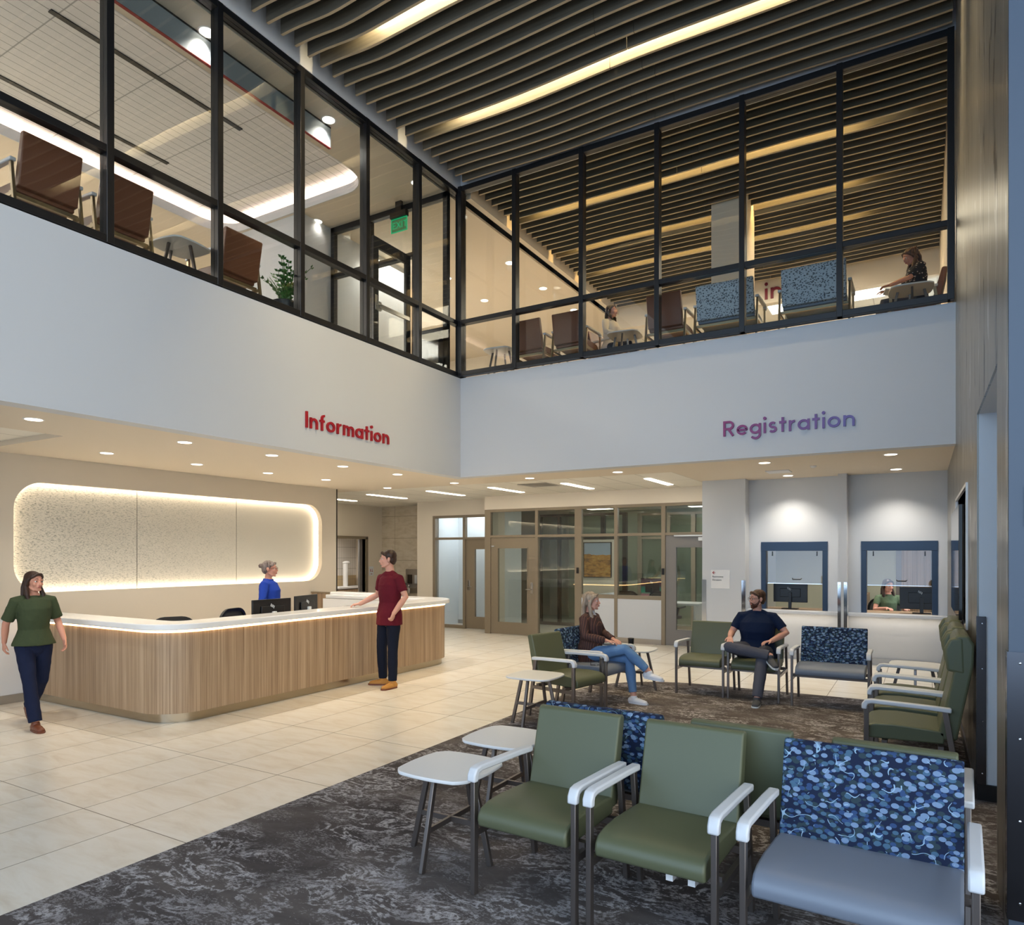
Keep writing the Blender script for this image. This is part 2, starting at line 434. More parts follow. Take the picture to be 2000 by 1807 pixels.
def panel_glass():
    m = mat('backlit_textured_panel', (228, 222, 205), 0.18, spec=0.6); t = NT(m)
    n = t.noise(t.mp((34, 34, 130)), 1.0, 3, 0.6, 0.6)
    k = t.ramp(n, [(0.40, (255, 255, 255)), (0.46, (0, 0, 0))])
    y = t.sep()[1]
    fade = t.ramp(t.math('DIVIDE', t.math('SUBTRACT', y, 4.4), 5.3), [(0.0, (255, 255, 255)), (0.55, (170, 170, 170)), (0.72, (40, 40, 40)), (1.0, (0, 0, 0))])
    t.color(t.mix(t.math('MULTIPLY', k, fade), srgb(222, 216, 202), srgb(146, 147, 136)))
    t.bump(n, 0.4, 0.003); return m
M['panelglass'] = panel_glass()

def metal_wall():
    m = mat('etched_metal_wall', (168, 160, 144), 0.32, 0.6); t = NT(m); x, y, z = t.sep()[:3]
    n = t.noise(t.mp((1, 90, 0.6)), 1.0, 3, 0.6)
    c = t.ramp(n, [(0.3, (126, 124, 118)), (0.7, (160, 157, 150))])
    wob = t.math('MULTIPLY', t.math('SUBTRACT', t.noise(t.mp((0, 2.2, 0.55)), 1.0, 3, 0.6), 0.5), 1.1)
    yy = t.math('ADD', y, wob)
    l1 = t.math('MULTIPLY', t.line(yy, 0.40, 0.1, 0.02), t.math('GREATER_THAN', t.noise(t.mp((0, 2.3, 0.5), loc=(0, 0, 5)), 1.0, 2, 0.5), 0.5))
    wob2 = t.math('MULTIPLY', t.math('SUBTRACT', t.noise(t.mp((0, 1.6, 0.4), loc=(3, 7, 1)), 1.0, 3, 0.6), 0.5), 1.3)
    l2 = t.math('MULTIPLY', t.line(t.math('ADD', y, wob2), 0.33, 0.2, 0.016), t.math('GREATER_THAN', t.noise(t.mp((0, 2.9, 0.6), loc=(2, 3, 9)), 1.0, 2, 0.5), 0.48))
    c = t.mix(l1, c, srgb(70, 68, 68)); c = t.mix(l2, c, srgb(176, 176, 176))
    t.color(c)
    t.bump(t.math('SUBTRACT', 1.0, t.math('MAXIMUM', l1, l2)), 0.6, 0.006)
    t.b.inputs['Anisotropic'].default_value = 0.4
    return m
M['metalwall'] = metal_wall()
M['bluewall'] = mat('slate_blue_painted_panel', (72, 84, 100), 0.45)

def leaf_fabric(name, ground, cols, scale=26, stem=(150, 180, 205), stems=True):
    m = mat(name, ground, 0.75, spec=0.25); t = NT(m)
    c = srgb(*ground)
    for i, (col, sc, th, rot) in enumerate(cols):
        v = t.mp((1.0, 1.0, 1.45), (0.0, rot, 0.0), (i * 3.1, i * 1.7, i * 2.3))
        d = t.vor(v, scale * sc, 'F1', 0.9)
        msk = t.math('LESS_THAN', d, th)
        c = t.mix(t.math('MULTIPLY', msk, 0.9), c, srgb(*col))
    if stems:
        n = t.noise(t.mp((1, 1, 1), loc=(5, 2, 4)), scale * 0.55, 0, 0.4, 0.3)
        l = t.math('LESS_THAN', t.math('ABSOLUTE', t.math('SUBTRACT', n, 0.5)), 0.010)
        l = t.math('MULTIPLY', l, t.math('GREATER_THAN', t.noise(t.obj(), scale * 0.7, 1, 0.5), 0.52))
        c = t.mix(l, c, srgb(*stem))
    t.color(c); return m
M['leafblue'] = leaf_fabric('blue_leaf_fabric', (22, 34, 62), [((48, 66, 74), 1.0, 0.42, 0.4), ((52, 78, 122), 1.1, 0.36, -0.5), ((74, 106, 132), 0.95, 0.34, 0.9), ((126, 150, 182), 0.85, 0.33, -0.2)], 24)
M['leafpale'] = leaf_fabric('pale_leaf_fabric', (198, 208, 220), [((92, 96, 104), 1.0, 0.36, 0.4), ((66, 74, 86), 0.9, 0.24, -0.6)], 30, (226, 232, 240))
M['dress'] = leaf_fabric('black_floral_cloth', (20, 22, 34), [((190, 180, 178), 0.9, 0.24, 0.4)], 22, stems=False)

def skin(name, rgb):
    m = mat(name, rgb, 0.5, spec=0.35); b = m.node_tree.nodes['Principled BSDF']
    b.inputs['Subsurface Weight'].default_value = 0.08; b.inputs['Subsurface Radius'].default_value = (0.02, 0.008, 0.004)
    return m
M['skin_a'] = skin('fair_skin', (214, 160, 140)); M['skin_b'] = skin('warm_skin', (204, 146, 124))
def hair(name, a, b):
    m = mat(name, a, 0.45, spec=0.4); t = NT(m)
    n = t.noise(t.mp((60, 60, 6)), 1.0, 3, 0.6); t.color(t.ramp(n, [(0.35, a), (0.65, b)])); t.bump(n, 0.5, 0.004); return m
M['hair_dark'] = hair('dark_brown_hair', (34, 22, 18), (66, 44, 34))
M['hair_brown'] = hair('brown_hair', (52, 34, 24), (98, 66, 46))
M['hair_blond'] = hair('ash_blond_hair', (120, 104, 92), (176, 160, 142))
M['hair_grey'] = hair('grey_streaked_hair', (72, 55, 48), (146, 132, 126))
M['beard'] = hair('reddish_brown_beard', (58, 30, 20), (92, 48, 30))
def cloth(name, rgb, rough=0.85, fold=0.5):
    m = mat(name, rgb, rough, spec=0.2); t = NT(m)
    t.bump(t.noise(t.mp((1, 1, 0.6)), 9, 4, 0.55), fold, 0.02); return m
M['maroon'] = cloth('maroon_cotton', (96, 24, 38)); M['denim_dark'] = cloth('dark_denim', (20, 26, 42))
M['moss'] = cloth('moss_green_knit', (62, 72, 50)); M['navy_trouser'] = cloth('navy_cloth', (24, 32, 58))
M['royal'] = cloth('royal_blue_cotton', (36, 66, 160)); M['navy_shirt'] = cloth('navy_cotton', (20, 34, 62))
M['grey_trouser'] = cloth('charcoal_cloth', (82, 84, 96)); M['sage'] = cloth('sage_cotton', (92, 112, 88))
M['jeans'] = cloth('blue_denim', (104, 140, 186)); M['whitecloth'] = cloth('white_cotton', (214, 216, 222))
M['tan_boot'] = mat('tan_suede', (190, 134, 62), 0.7); M['brown_shoe'] = mat('brown_leather', (110, 58, 36), 0.4)
M['white_shoe'] = mat('white_leather', (226, 228, 236), 0.4); M['dark_shoe'] = mat('grey_sneaker_mesh', (70, 72, 78), 0.7)
M['lip'] = mat('lip_colour', (168, 86, 84), 0.5); M['eyewhite'] = mat('eye_white', (225, 222, 218), 0.2); M['iris'] = mat('dark_iris', (40, 30, 26), 0.1)
def blazer():
    m = mat('brown_pinstripe_wool', (70, 44, 40), 0.85); t = NT(m); x, y, z = t.sep()[:3]
    s = t.line(y, 0.026, 0, 0.0022)
    t.color(t.mix(s, srgb(66, 44, 42), srgb(118, 78, 66))); t.bump(t.noise(t.obj(), 9, 3, 0.5), 0.5, 0.02); return m
M['blazer'] = blazer()
# ------------------------------------------------------------------ the shell: floors, ceilings, bulkheads, walls
ZC, Z2 = 3.03, 4.68          # lower ceiling, upper floor
GX, GY, RX = -6.6, 9.55, 0.34  # balcony planes and metal wall plane
sbox('floor', M['tile'], -14.5, 4, -5, 20, -0.2, 0)
# mottled carpet: straight edges and one big rounded corner
cp = [(4, -5), (4, 3.87), (RX + 0.5, 3.87), (RX + 0.5, 9.36)]
for k in range(17):
    a = math.radians(90 + 90 * k / 16); cp.append((-2.55 + 1.28 * math.cos(a), 8.08 + 1.28 * math.sin(a)))
cp += [(-3.83, -5)]
struct(MB().prism(cp, 'z', 0, 0.008), 'floor_carpet', M['carpet'])

# lower gypsum ceiling and the tiled bays set into it
def ceil_slab(name, m, x0, x1, y0, y1, z=ZC, t=0.1): return sbox(name, m, x0, x1, y0, y1, z, z + t)
ceil_slab('ceiling_lower', M['gyp'], -8.0, GX - 0.2, -5, 4.05)
ceil_slab('ceiling_lower', M['gyp'], -9.95, GX - 0.2, 4.05, 10.6)
ceil_slab('ceiling_lower', M['gyp'], GX - 0.2, 0.9, GY + 0.2, 10.6)
ceil_slab('ceiling_lower', M['gyp'], -3.35, 0.9, 10.6, 12.7)
ceil_slab('ceiling_lower', M['gyp'], -13, -9.95, 4.05, 10.6)
ceil_slab('ceiling_tile', M['tileceil'], -13, -3.35, 10.6, 14.8)
ceil_slab('ceiling_tile', M['tileceil'], -13, -8.0, -5, 4.05, ZC + 0.06)
# bulkheads (white band between the storeys)
struct(MB().box(GX - 0.2, GX, -5, GY + 0.2, ZC, Z2 - 0.01), 'wall_left_bulkhead', M['white_wall'])
struct(MB().box(GX, RX, GY, GY + 0.2, ZC, Z2 - 0.01), 'wall_back_bulkhead', M['white_wall'])
# upper floor slab
struct(MB().box(-14, GX - 0.2, -5, 18, Z2 - 0.3, Z2 - 0.02).box(GX - 0.2, 0.34, GY + 0.2, 18, Z2 - 0.3, Z2 - 0.02), 'floor_upper', M['floor2'])
# headers above the balcony glass
struct(MB().box(GX - 0.16, GX + 0.02, -5, GY + 0.16, 7.77, 8.45), 'wall_left_header', M['white_wall'])
struct(MB().box(GX + 0.02, RX, GY - 0.02, GY + 0.16, 7.80, 8.45), 'wall_back_header', M['white_wall'])
# dark plenum above the baffles and the roof over everything
sbox('ceiling_plenum', M['darkvoid'], -14.2, 4, -5, 18, 8.45, 8.6)
# upper-left ceiling at 7.7 with the glowing tray
tray = rrect(-11.25, -7.6, -4, 8.55, 0.55, 10)
struct(MB().plate([(-14, -5), (GX - 0.16, -5), (GX - 0.16, 18), (-14, 18)], [tray], 'z', 7.70, 7.74), 'ceiling_upper', M['gyp'])
struct(MB().ribbon([(x, y, 7.775) for x, y in tray], 0.03, 0.15, closed=True), 'ceiling_tray_fascia', M['white_wall'])
struct(MB().box(-11.7, -7.2, -4.4, 9.0, 7.98, 8.02), 'ceiling_tray', M['linceil'])
tr2 = rrect(-11.65, -7.25, -4.35, 8.95, 0.7, 10)
struct(MB().ribbon([(x, y, 7.87) for x, y in tr2], 0.03, 0.24, closed=True), 'ceiling_tray_side', M['white_wall'])
led = rrect(-11.33, -7.52, -4.1, 8.63, 0.6, 10)
tag(MB().ribbon([(x, y, 7.80) for x, y in led], 0.03, 0.03, closed=True).build('cove_light_strip', M['cove']),
    'warm white light strip hidden behind the rounded ceiling tray edge upstairs', 'light strip')
# slots of the tray (black linear diffusers)
for i, (x, y0, y1) in enumerate([(-8.6, 4.2, 6.80), (-10.35, 4.0, 6.80)]):
    tag(MB().box(x - 0.035, x + 0.035, y0, y1, 7.965, 7.985).build('slot_diffuser', M['plastic']),
        ['long black slot diffuser in the grooved ceiling tray, on the side near the glass',
         'long black slot diffuser in the grooved ceiling tray, on the side away from the glass'][i], 'air diffuser', 'slot diffusers in the ceiling tray')

# ---- information wall with a rounded, back-lit recess
rec = rrect(4.42, 9.69, 1.25, 2.69, 0.36, 10)
struct(MB().plate([(-5, 0), (10.07, 0), (10.07, ZC + 0.1), (-5, ZC + 0.1)], [rec], 'x', -10.02, -9.92).box(-10.3, -10.17, -5, 10.07, 0, ZC + 0.1).box(-10.17, -10.02, 9.98, 10.07, 0, ZC + 0.1), 'wall_information', M['panel_wall'])
pr = tag(MB().box(-10.10, -10.08, 4.2, 6.124, 1.1, 2.85).build('backlit_panel', M['panelglass']), 'textured glass panel glowing at the rounded left end of the wall recess behind the desk', 'wall panel', 'backlit glass panels behind the desk')
pr = tag(MB().box(-10.10, -10.08, 6.136, 7.872, 1.1, 2.85).build('backlit_panel', M['panelglass']), 'textured glass panel in the middle of the glowing wall recess behind the desk', 'wall panel', 'backlit glass panels behind the desk')
pr = tag(MB().box(-10.10, -10.08, 7.884, 9.9, 1.1, 2.85).build('backlit_panel', M['panelglass']), 'smooth pale glass panel at the rounded end of the glowing recess nearest the corridor', 'wall panel', 'backlit glass panels behind the desk')
led = rrect(4.40, 9.71, 1.23, 2.71, 0.36, 10)
tag(MB().ribbon([(-10.045, y, z) for y, z in led], 0.03, 0.035, nrm=(1, 0, 0), closed=True).build('recess_light_strip', M['panelled']),
    'white light strip running around the rounded wall recess behind the desk', 'light strip')
sbox('trim_1', M['steel_dark'], -10.3, -9.905, 10.07, 10.085, 0, ZC)

# corridor behind: restroom wall with a doorway, stone wall, return walls
struct(MB().plate([(10.0, 0), (14.5, 0), (14.5, ZC + 0.1), (10.0, ZC + 0.1)], [[(12.8, 0.001), (13.84, 0.001), (13.84, 2.15), (12.8, 2.15)]], 'x', -12.75, -12.6), 'wall_restroom', M['warm_wall'])
sbox('wall_stone', M['stone'], -12.6, -10.6, 14.5, 14.62, 0, ZC + 0.1)
sbox('wall_left_corridor', M['warm_wall'], -13, -12.75, 4.05, 10.0, 0, ZC + 0.1)
sbox('wall_restroom_inner', M['resttile'], -14.1, -14.0, 11.5, 16, 0, ZC)
sbox('wall_restroom_side', M['warm_wall'], -14.0, -12.75, 15.0, 15.1, 0, ZC)
sbox('ceiling_restroom', M['gyp'], -14.1, -12.75, 11.0, 15.1, 2.7, 2.8)
struct(MB().box(-10.69, -10.22, 13.6, 14.5, 0, ZC + 0.1).box(-10.22, -8.37, 13.6, 13.75, 2.68, ZC + 0.1), 'wall_back_return', M['warm_wall'])
struct(MB().box(-8.37, -3.3, 13.05, 13.2, 2.74, ZC + 0.1).box(-8.37, -8.3, 13.2, 13.8, 0, ZC), 'wall_back_head', M['warm_wall'])
# registration: deep pier, pilaster, wall with two service windows
struct(MB().box(-3.3, -2.575, 12.17, 12.9, 0, ZC + 0.1), 'wall_pier', M['white_wall'])
struct(MB().box(-1.145, -1.02, 12.17, 12.5, 0, ZC + 0.1), 'wall_pilaster', M['white_wall'])
W1 = [(-2.372, 0.80), (-1.328, 0.80), (-1.328, 1.96), (-2.372, 1.96)]
W2 = [(-0.836, 0.80), (0.216, 0.80), (0.216, 1.96), (-0.836, 1.96)]
struct(MB().plate([(-2.575, 0), (0.9, 0), (0.9, ZC + 0.1), (-2.575, ZC + 0.1)], [W1, W2], 'y', 12.48, 12.6), 'wall_registration', M['white_wall'])
struct(MB().box(-2.57, -1.15, 12.46, 12.48, 0, 0.10).box(-1.015, RX, 12.46, 12.48, 0, 0.10), 'baseboard_back', M['steel'])
# left low wall at the end of the desk
struct(MB().box(-9.36, -9.24, -5, 4.28, 0.10, 0.99), 'wall_low', M['white_wall'])
struct(MB().box(-9.37, -9.23, -5, 4.28, 0, 0.10), 'baseboard_left', M['steel'])
# etched metal wall on the right: slab with a doorway and the screen niche
DOOR = [(4.43, 0.001), (5.96, 0.001), (5.96, 2.75), (4.43, 2.75)]
NICHE = [(7.1, 1.12), (9.2, 1.12), (9.2, 2.35), (7.1, 2.35)]
struct(MB().plate([(3.87, 0), (12.6, 0), (12.6, 8.5), (3.87, 8.5)], [DOOR, NICHE], 'x', RX, RX + 0.012), 'wall_right', M['metalwall'])
struct(MB().plate([(3.885, 0), (12.6, 0), (12.6, 8.5), (3.885, 8.5)], [DOOR], 'x', RX + 0.13, RX + 0.6).box(RX + 0.012, RX + 0.13, 3.885, 4.43, 0, 8.5).box(RX + 0.012, RX + 0.13, 5.96, 7.0, 0, 8.5)
       .box(RX + 0.012, RX + 0.13, 4.43, 5.96, 2.75, 8.5), 'wall_right_core', M['white_wall'])
sbox('wall_right_end', M['bluewall'], RX, 4, 3.862, 3.884, 0, 8.5)
# etched lines on the slate-blue end panel
g = MB()
for pts in ([(0.40, 2.05), (0.40, 1.88), (0.62, 1.52), (0.80, 1.40)], [(0.40, 2.05), (0.56, 2.28), (0.9, 2.5)], [(0.42, 1.98), (0.56, 2.08), (0.85, 2.1)],
            [(0.62, 0.9), (0.46, 1.02), (0.45, 1.12), (0.6, 1.25)], [(0.6, 1.2), (0.75, 1.5), (0.9, 1.6)], [(0.43, 3.7), (0.6, 4.3), (0.9, 4.8)], [(0.5, 0.1), (0.47, 0.5), (0.6, 0.8)]):
    g.ribbon([(x, 3.860, z) for x, z in pts], 0.006, 0.004, nrm=(0, 1, 0))
struct(g, 'trim_2', M['steel_dark'])
sbox('baseboard_right', M['steel_dark'], RX - 0.012, RX, 5.96, 12.46, 0, 0.10)
sbox('baseboard_doorway', M['plastic'], RX, RX + 0.6, 5.94, 5.962, 0, 0.12)
sbox('wall_side_room', M['white_wall'], 3.0, 3.1, 3.9, 8, 0, 3.2)
sbox('ceiling_side_room', M['gyp'], RX + 0.6, 3.1, 3.9, 8, 3.0, 3.1)
# enclosing walls out of frame
sbox('wall_far_left', M['warm_wall'], -14.3, -14.1, -5, 18, 0, 8.5)
sbox('wall_far_back', M['warm_wall'], -14.3, 1.0, 18, 18.2, 0, 8.5)
struct(MB().box(-14.3, GX, -5.1, -5, 0, 0.0 + 3.1), 'wall_front_left', M['white_wall'])

# ---- rooms behind the service windows
struct(MB().box(-2.6, 0.9, 15.2, 15.3, 0, ZC), 'wall_registration_rear', M['greenwall'])
struct(MB().box(-1.12, -1.02, 12.6, 15.2, 0, ZC).box(-3.3, -3.2, 12.9, 15.3, 0, ZC), 'wall_registration_partition', M['warm_wall'])
struct(MB().box(0.2, 0.34, 14.0, 15.2, 0, ZC), 'wall_registration_dark', M['plastic'])
ceil_slab('ceiling_registration', M['gyp'], -3.2, 0.9, 12.6, 15.3, 2.7)
struct(MB().box(-0.42, -0.33, 15.12, 15.2, 0, 2.3), 'trim_3', M['grey_door'])
dr = struct(MB().box(-0.33, 0.15, 15.14, 15.2, 0, 2.25), 'door_4', M['wood'])
for x, p in ((-1.9, 55), (-0.4, 75)): spot('registration_room_lamp', (x, 13.7, 2.66), p, (1, 0.93, 0.85), 150, 1, 0.2)

# ---- balcony curtain wall (black frames, tall and low panes)
def curtain(idx, axis, c, stations, z0, zr, z1):
    w = empty('window_%d' % idx, (0, 0, 0), kind='structure')
    def B(a0, a1, p0, p1, zz0, zz1):
        return MB().box(c + p0, c + p1, a0, a1, zz0, zz1) if axis == 'x' else MB().box(a0, a1, c + p0, c + p1, zz0, zz1)
    mw = 0.035
    for s in stations: B(s - mw, s + mw, -0.11, 0.015, z0, z1).build('mullion', M['black'], w, bevel=0.004)
    a, b = stations[0], stations[-1]
    B(a, b, -0.10, 0.01, z0, z0 + 0.075).build('bottom_rail', M['black'], w, bevel=0.004)
    B(a, b, -0.10, 0.01, z1 - 0.085, z1).build('head_rail', M['black'], w, bevel=0.004)
    B(a, b, -0.10, 0.01, zr - 0.035, zr + 0.035).build('mid_rail', M['black'], w, bevel=0.004)
    for s, e in zip(stations, stations[1:]):
        B(s + mw, e - mw, -0.05, -0.04, z0 + 0.075, zr - 0.035).build('lower_pane', M['glass_up'], w)
        B(s + mw, e - mw, -0.05, -0.04, zr + 0.035, z1 - 0.085).build('upper_pane', M['glass_up'], w)
    return w
curtain(1, 'x', GX, [-5.0 + 0.0, -3.28, -2.1, -0.93, 0.24, 1.41, 2.58, 3.75, 4.945, 6.115, 7.295, 8.46, 9.60], Z2, 5.565, 7.78)
cw = curtain(2, 'y', GY, [-6.55, -5.515, -4.364, -3.201, -2.042, -0.873, 0.29], Z2, 5.565, 7.80)
for o in cw.children:      # frame toward the upstairs side
    pass
sbox('trim_4', M['black'], -6.66, -6.54, 9.49, 9.62, Z2, 7.80)

# ---- wavy baffles
def wavez(x, y):
    u = min(1.0, max(0.0, (x + 6.42) / 0.9)); u = u * u * (3 - 2 * u)
    e = min(1.0, max(0.0, (0.3 - x) / 0.9))
    near = (0.26 + 0.8 * max(0.0, min(1.0, (7.6 - y) / 2.5))) * (0.7 if y > GY else 1)
    a = math.sin(1.55 * (x + 6.4) - 0.62 * y + 1.2) * 0.055 + math.sin(0.85 * (x + 6.4) + 0.43 * y) * 0.05 + math.sin(2.4 * x + 1.1 * y) * 0.018
    return 7.80 + a * u * e * near
def baffle(y, name='ceiling_baffle'):
    mb = MB(); n = 44; x0, x1 = -6.43, 0.30; t = 0.017; top = 8.16; vs = []; joint = -3.1 + 0.25 * math.sin(y * 9.1)
    xs = [x0 + (x1 - x0) * i / n for i in range(n + 1)]
    parts = [[x for x in xs if x < joint - 0.003] + [joint - 0.003], [joint + 0.003] + [x for x in xs if x > joint + 0.003]]
    for seg in parts:
        vs = []
        for x in seg:
            z = wavez(x, y); vs += [(x, y - t, z), (x, y + t, z), (x, y + t, top), (x, y - t, top)]
        m = len(seg); k = len(mb.v)
        for i in range(m - 1):
            pass
        fs = []; 
        mb.add(vs, [(4 * i, 4 * i + 4, 4 * i + 7, 4 * i + 3) for i in range(m - 1)] + [(4 * i + 1, 4 * i + 2, 4 * i + 6, 4 * i + 5) for i in range(m - 1)]
               + [(4 * i + 3, 4 * i + 7, 4 * i + 6, 4 * i + 2) for i in range(m - 1)] + [(0, 3, 2, 1), (4 * m - 4, 4 * m - 3, 4 * m - 2, 4 * m - 1)], 0)
        for i in range(m - 1): mb.f.append((k + 4 * i, k + 4 * i + 1, k + 4 * i + 5, k + 4 * i + 4)); mb.m.append(1)
    return mb.build(name, [M['baffle'], M['baffle_edge']])
ys = [9.36 - 0.2062 * k for k in range(30)]
for k, y in enumerate(ys):
    tag(baffle(y), 'wavy grey wood ceiling baffle over the hall, %s from the right-hand balcony glazing' % ordn(k + 1), 'ceiling baffle', 'wavy ceiling baffles over the hall')
ys2 = [9.85 + 0.2062 * k for k in range(31)]
for k, y in enumerate(ys2):
    tag(baffle(y), 'wavy grey wood ceiling baffle seen through the upstairs glazing, %s behind the glass' % ordn(k + 1), 'ceiling baffle', 'wavy ceiling baffles above the upper floor')
sbox('trim_5', M['gyp'], -6.60, -6.50, 9.71, 16.3, 7.70, 8.45)
def slatlight(y, x0, x1, lab):
    ml = M['slatled'] if y < GY else M['slatled2']
    o = empty('linear_ceiling_light', (0, y, 8.12), 0, lab, 'ceiling light', 'linear lights between the baffles')
    MB().box(x0, x1, -0.075, 0.075, -0.012, 0.0).build('diffuser', ml, o)
    MB().box(x0 - 0.02, x1 + 0.02, -0.08, 0.08, 0.0, 0.05).build('housing', M['steel_dark'], o)
slatlight(9.36 - 0.2062 * 6.5, -5.75, -0.2, 'glowing linear light between baffles over the middle of the hall')
slatlight(9.36 - 0.2062 * 15.5, -5.65, -0.6, 'glowing linear light between baffles at the top edge of the photo')
slatlight(9.85 + 0.2062 * 5.5, -6.0, -0.75, 'golden linear light behind the upstairs glazing, closest to the glass')
slatlight(9.85 + 0.2062 * 13.5, -6.0, -0.9, 'golden linear light behind the upstairs glazing, second from the glass')
slatlight(9.85 + 0.2062 * 19.5, -6.0, -0.9, 'golden linear light behind the upstairs glazing, third from the glass')
slatlight(9.85 + 0.2062 * 25.5, -6.0, -0.9, 'golden linear light behind the upstairs glazing, fourth from the glass')

# ---- upstairs rear: column, header, check-in wall, far ceiling
struct(MB().box(-3.15, -2.55, 12.2, 12.8, Z2, 8.4), 'wall_column', M['warm_wall'])
struct(MB().box(-6.6, 0.34, 16.3, 16.5, 7.35, 8.45), 'wall_checkin_header', M['warm_wall'])
struct(MB().box(-6.6, 0.34, 16.5, 18, 7.45, 7.5), 'ceiling_checkin', M['tileceil'])
struct(MB().box(0.31, 0.338, 9.75, 16.4, Z2, 8.45), 'wall_upper_right', M['warm_wall'])
struct(MB().box(-9.45, -9.3, 9.42, 11.5, Z2, 7.7).box(-11.5, -9.3, 8.6, 9.42, 0 + Z2, 7.7), 'wall_upper_left', M['white_wall'])
struct(MB().box(-14, -6.9, 17.6, 17.7, Z2, 7.7), 'wall_upper_far', M['warm_wall'])
# ------------------------------------------------------------------ lights in ceilings
def downlight(x, y, z, label, group, power=28, col=WARM, r=0.075, size=115, sp=True):
    o = empty('recessed_downlight', (x, y, z), 0, label, 'downlight', group)
    MB().lathe([(r * 1.18, -0.004), (r * 1.18, 0.0), (r, 0.0), (r * 0.98, -0.004)], n=28).build('trim_ring', M['white'], o, smooth='angle')
    MB().lathe([(r * 0.97, -0.006), (r * 0.97, -0.002)], n=28).build('lens', M['lamp'], o)
    if sp: spot('downlight_lamp', (x, y, z - 0.03), power, col, size)
D = [('in the row over the front edge of the desk', [(-7.25, 3.40), (-7.25, 4.97), (-7.23, 6.19), (-7.25, 7.49), (-7.22, 8.68), (-7.22, 10.25)]),
     ('in the row along the glowing wall panel', [(-8.87, 5.0), (-8.87, 6.27), (-8.86, 7.51), (-8.80, 8.69), (-8.86, 10.35)])]
for nm, pts in D:
    for i, (x, y) in enumerate(pts):
        downlight(x, y, ZC, 'round downlight %s, %s from left' % (nm, ordn(i + 1)), 'downlights around the information desk')
for (x, y), w in zip([(-5.67, 10.24), (-4.07, 10.17), (-1.89, 10.18), (-0.34, 10.14)], ('beside the corner of the white bulkhead', 'left of the tiled bay edge behind the bulkhead', 'nearest the bulkhead above the first service window', 'nearest the bulkhead above the second service window')):
    downlight(x, y, ZC, 'round downlight in the lower ceiling ' + w, 'downlights in the registration ceiling')
for (x, y), w in zip([(-1.87, 12.03), (-0.33, 11.95)], ('first', 'second')):
    downlight(x, y, ZC, 'round downlight washing the wall right above the %s service window' % w, 'downlights in the registration ceiling', 40)
for x, w in zip([-11.66, -10.14, -8.55, -7.08, -5.53, -3.97], ('first', 'second', 'third', 'fourth', 'fifth', 'sixth')):
    o = empty('linear_ceiling_light', (x, 11.85, ZC), 0, 'slim bright linear light in the tiled ceiling, %s from the restroom side' % w, 'ceiling light', 'linear lights in the tiled ceiling')
    MB().box(-0.055, 0.055, -0.62, 0.62, -0.012, 0).build('diffuser', M['linear'], o)
    MB().box(-0.065, 0.065, -0.63, 0.63, -0.004, 0).build('housing', M['white'], o)
for (x, y), w in zip([(-7.02, 5.09), (-7.0, 6.96), (-6.97, 8.85), (-9.31, 8.98), (-7.25, 12.25), (-8.81, 12.25), (-7.3, 13.8), (-8.83, 13.76), (-7.3, 15.4), (-9.0, 10.3)],
                     ('by the glass above the third window bay', 'by the glass beside the grey hanging panel', 'just in front of the black storefront by the glass', 'beyond the rounded corner of the glowing tray',
                      'beyond the corner mullion, near the baffles', 'seen in the last tall bay before the corner', 'second beyond the corner, near the baffles', 'second beyond the corner, away from the baffles', 'furthest beyond the corner', 'behind the open glass door')):
    downlight(x, y, 7.70, 'round downlight in the upper ceiling ' + w, 'downlights in the upper ceiling', 30, (1, 0.92, 0.82), 0.085)
# exposed sensors and grilles in the lower ceiling
tag(MB().box(-2.07, -1.73, 11.18, 11.52, ZC - 0.012, ZC).build('air_grille', M['white'], bevel=0.003), 'small square white air grille in the registration ceiling', 'air grille')
tag(MB().box(-6.35, -5.75, 11.0, 11.6, ZC - 0.008, ZC).build('air_grille', M['steel']), 'grey square air grille in the tiled ceiling', 'air grille')
tag(MB().lathe([(0.0, -0.03), (0.03, -0.025), (0.045, -0.004), (0.045, 0)], (-1.35, 10.9, ZC)).build('sprinkler_cap', M['white'], smooth=True), 'tiny round white sprinkler cap in the registration ceiling', 'sprinkler')

# ------------------------------------------------------------------ storefronts
def storefront(idx, y, x0, x1, z1, tr, posts, cells, mt, z0=0.0, d=0.10, extra=None):
    """posts: (x0, x1); cells: (x0, x1, kind)"""
    w = empty('window_%d' % idx, (0, 0, 0), kind='structure')
    for a, b in posts: MB().box(a, b, y, y + d, z0, z1).build('post', mt, w, bevel=0.004)
    MB().box(x0, x1, y + 0.004, y + d - 0.004, z1 - 0.06, z1).build('head_rail', mt, w, bevel=0.003)
    MB().box(x0, x1, y + 0.004, y + d - 0.004, tr, tr + 0.055).build('transom', mt, w, bevel=0.003)
    for a, b, kind in cells:
        MB().box(a, b, y + 0.045, y + 0.053, tr + 0.055, z1 - 0.06).build('transom_pane', M['glass_dim' if kind[-1] != 'c' else 'glass'], w)
        if kind[0] == 'g':
            zs = float(kind[1:].rstrip('c') or 0) + z0
            if zs <= z0 + 0.01: zs = z0 + 0.075
            MB().box(a, b, y + 0.004, y + d - 0.004, zs - 0.075, zs).build('sill_rail', mt, w, bevel=0.003)
            MB().box(a, b, y + 0.045, y + 0.053, zs, tr).build('pane', M['glass_dim' if kind[-1] != 'c' else 'glass'], w)
    return w

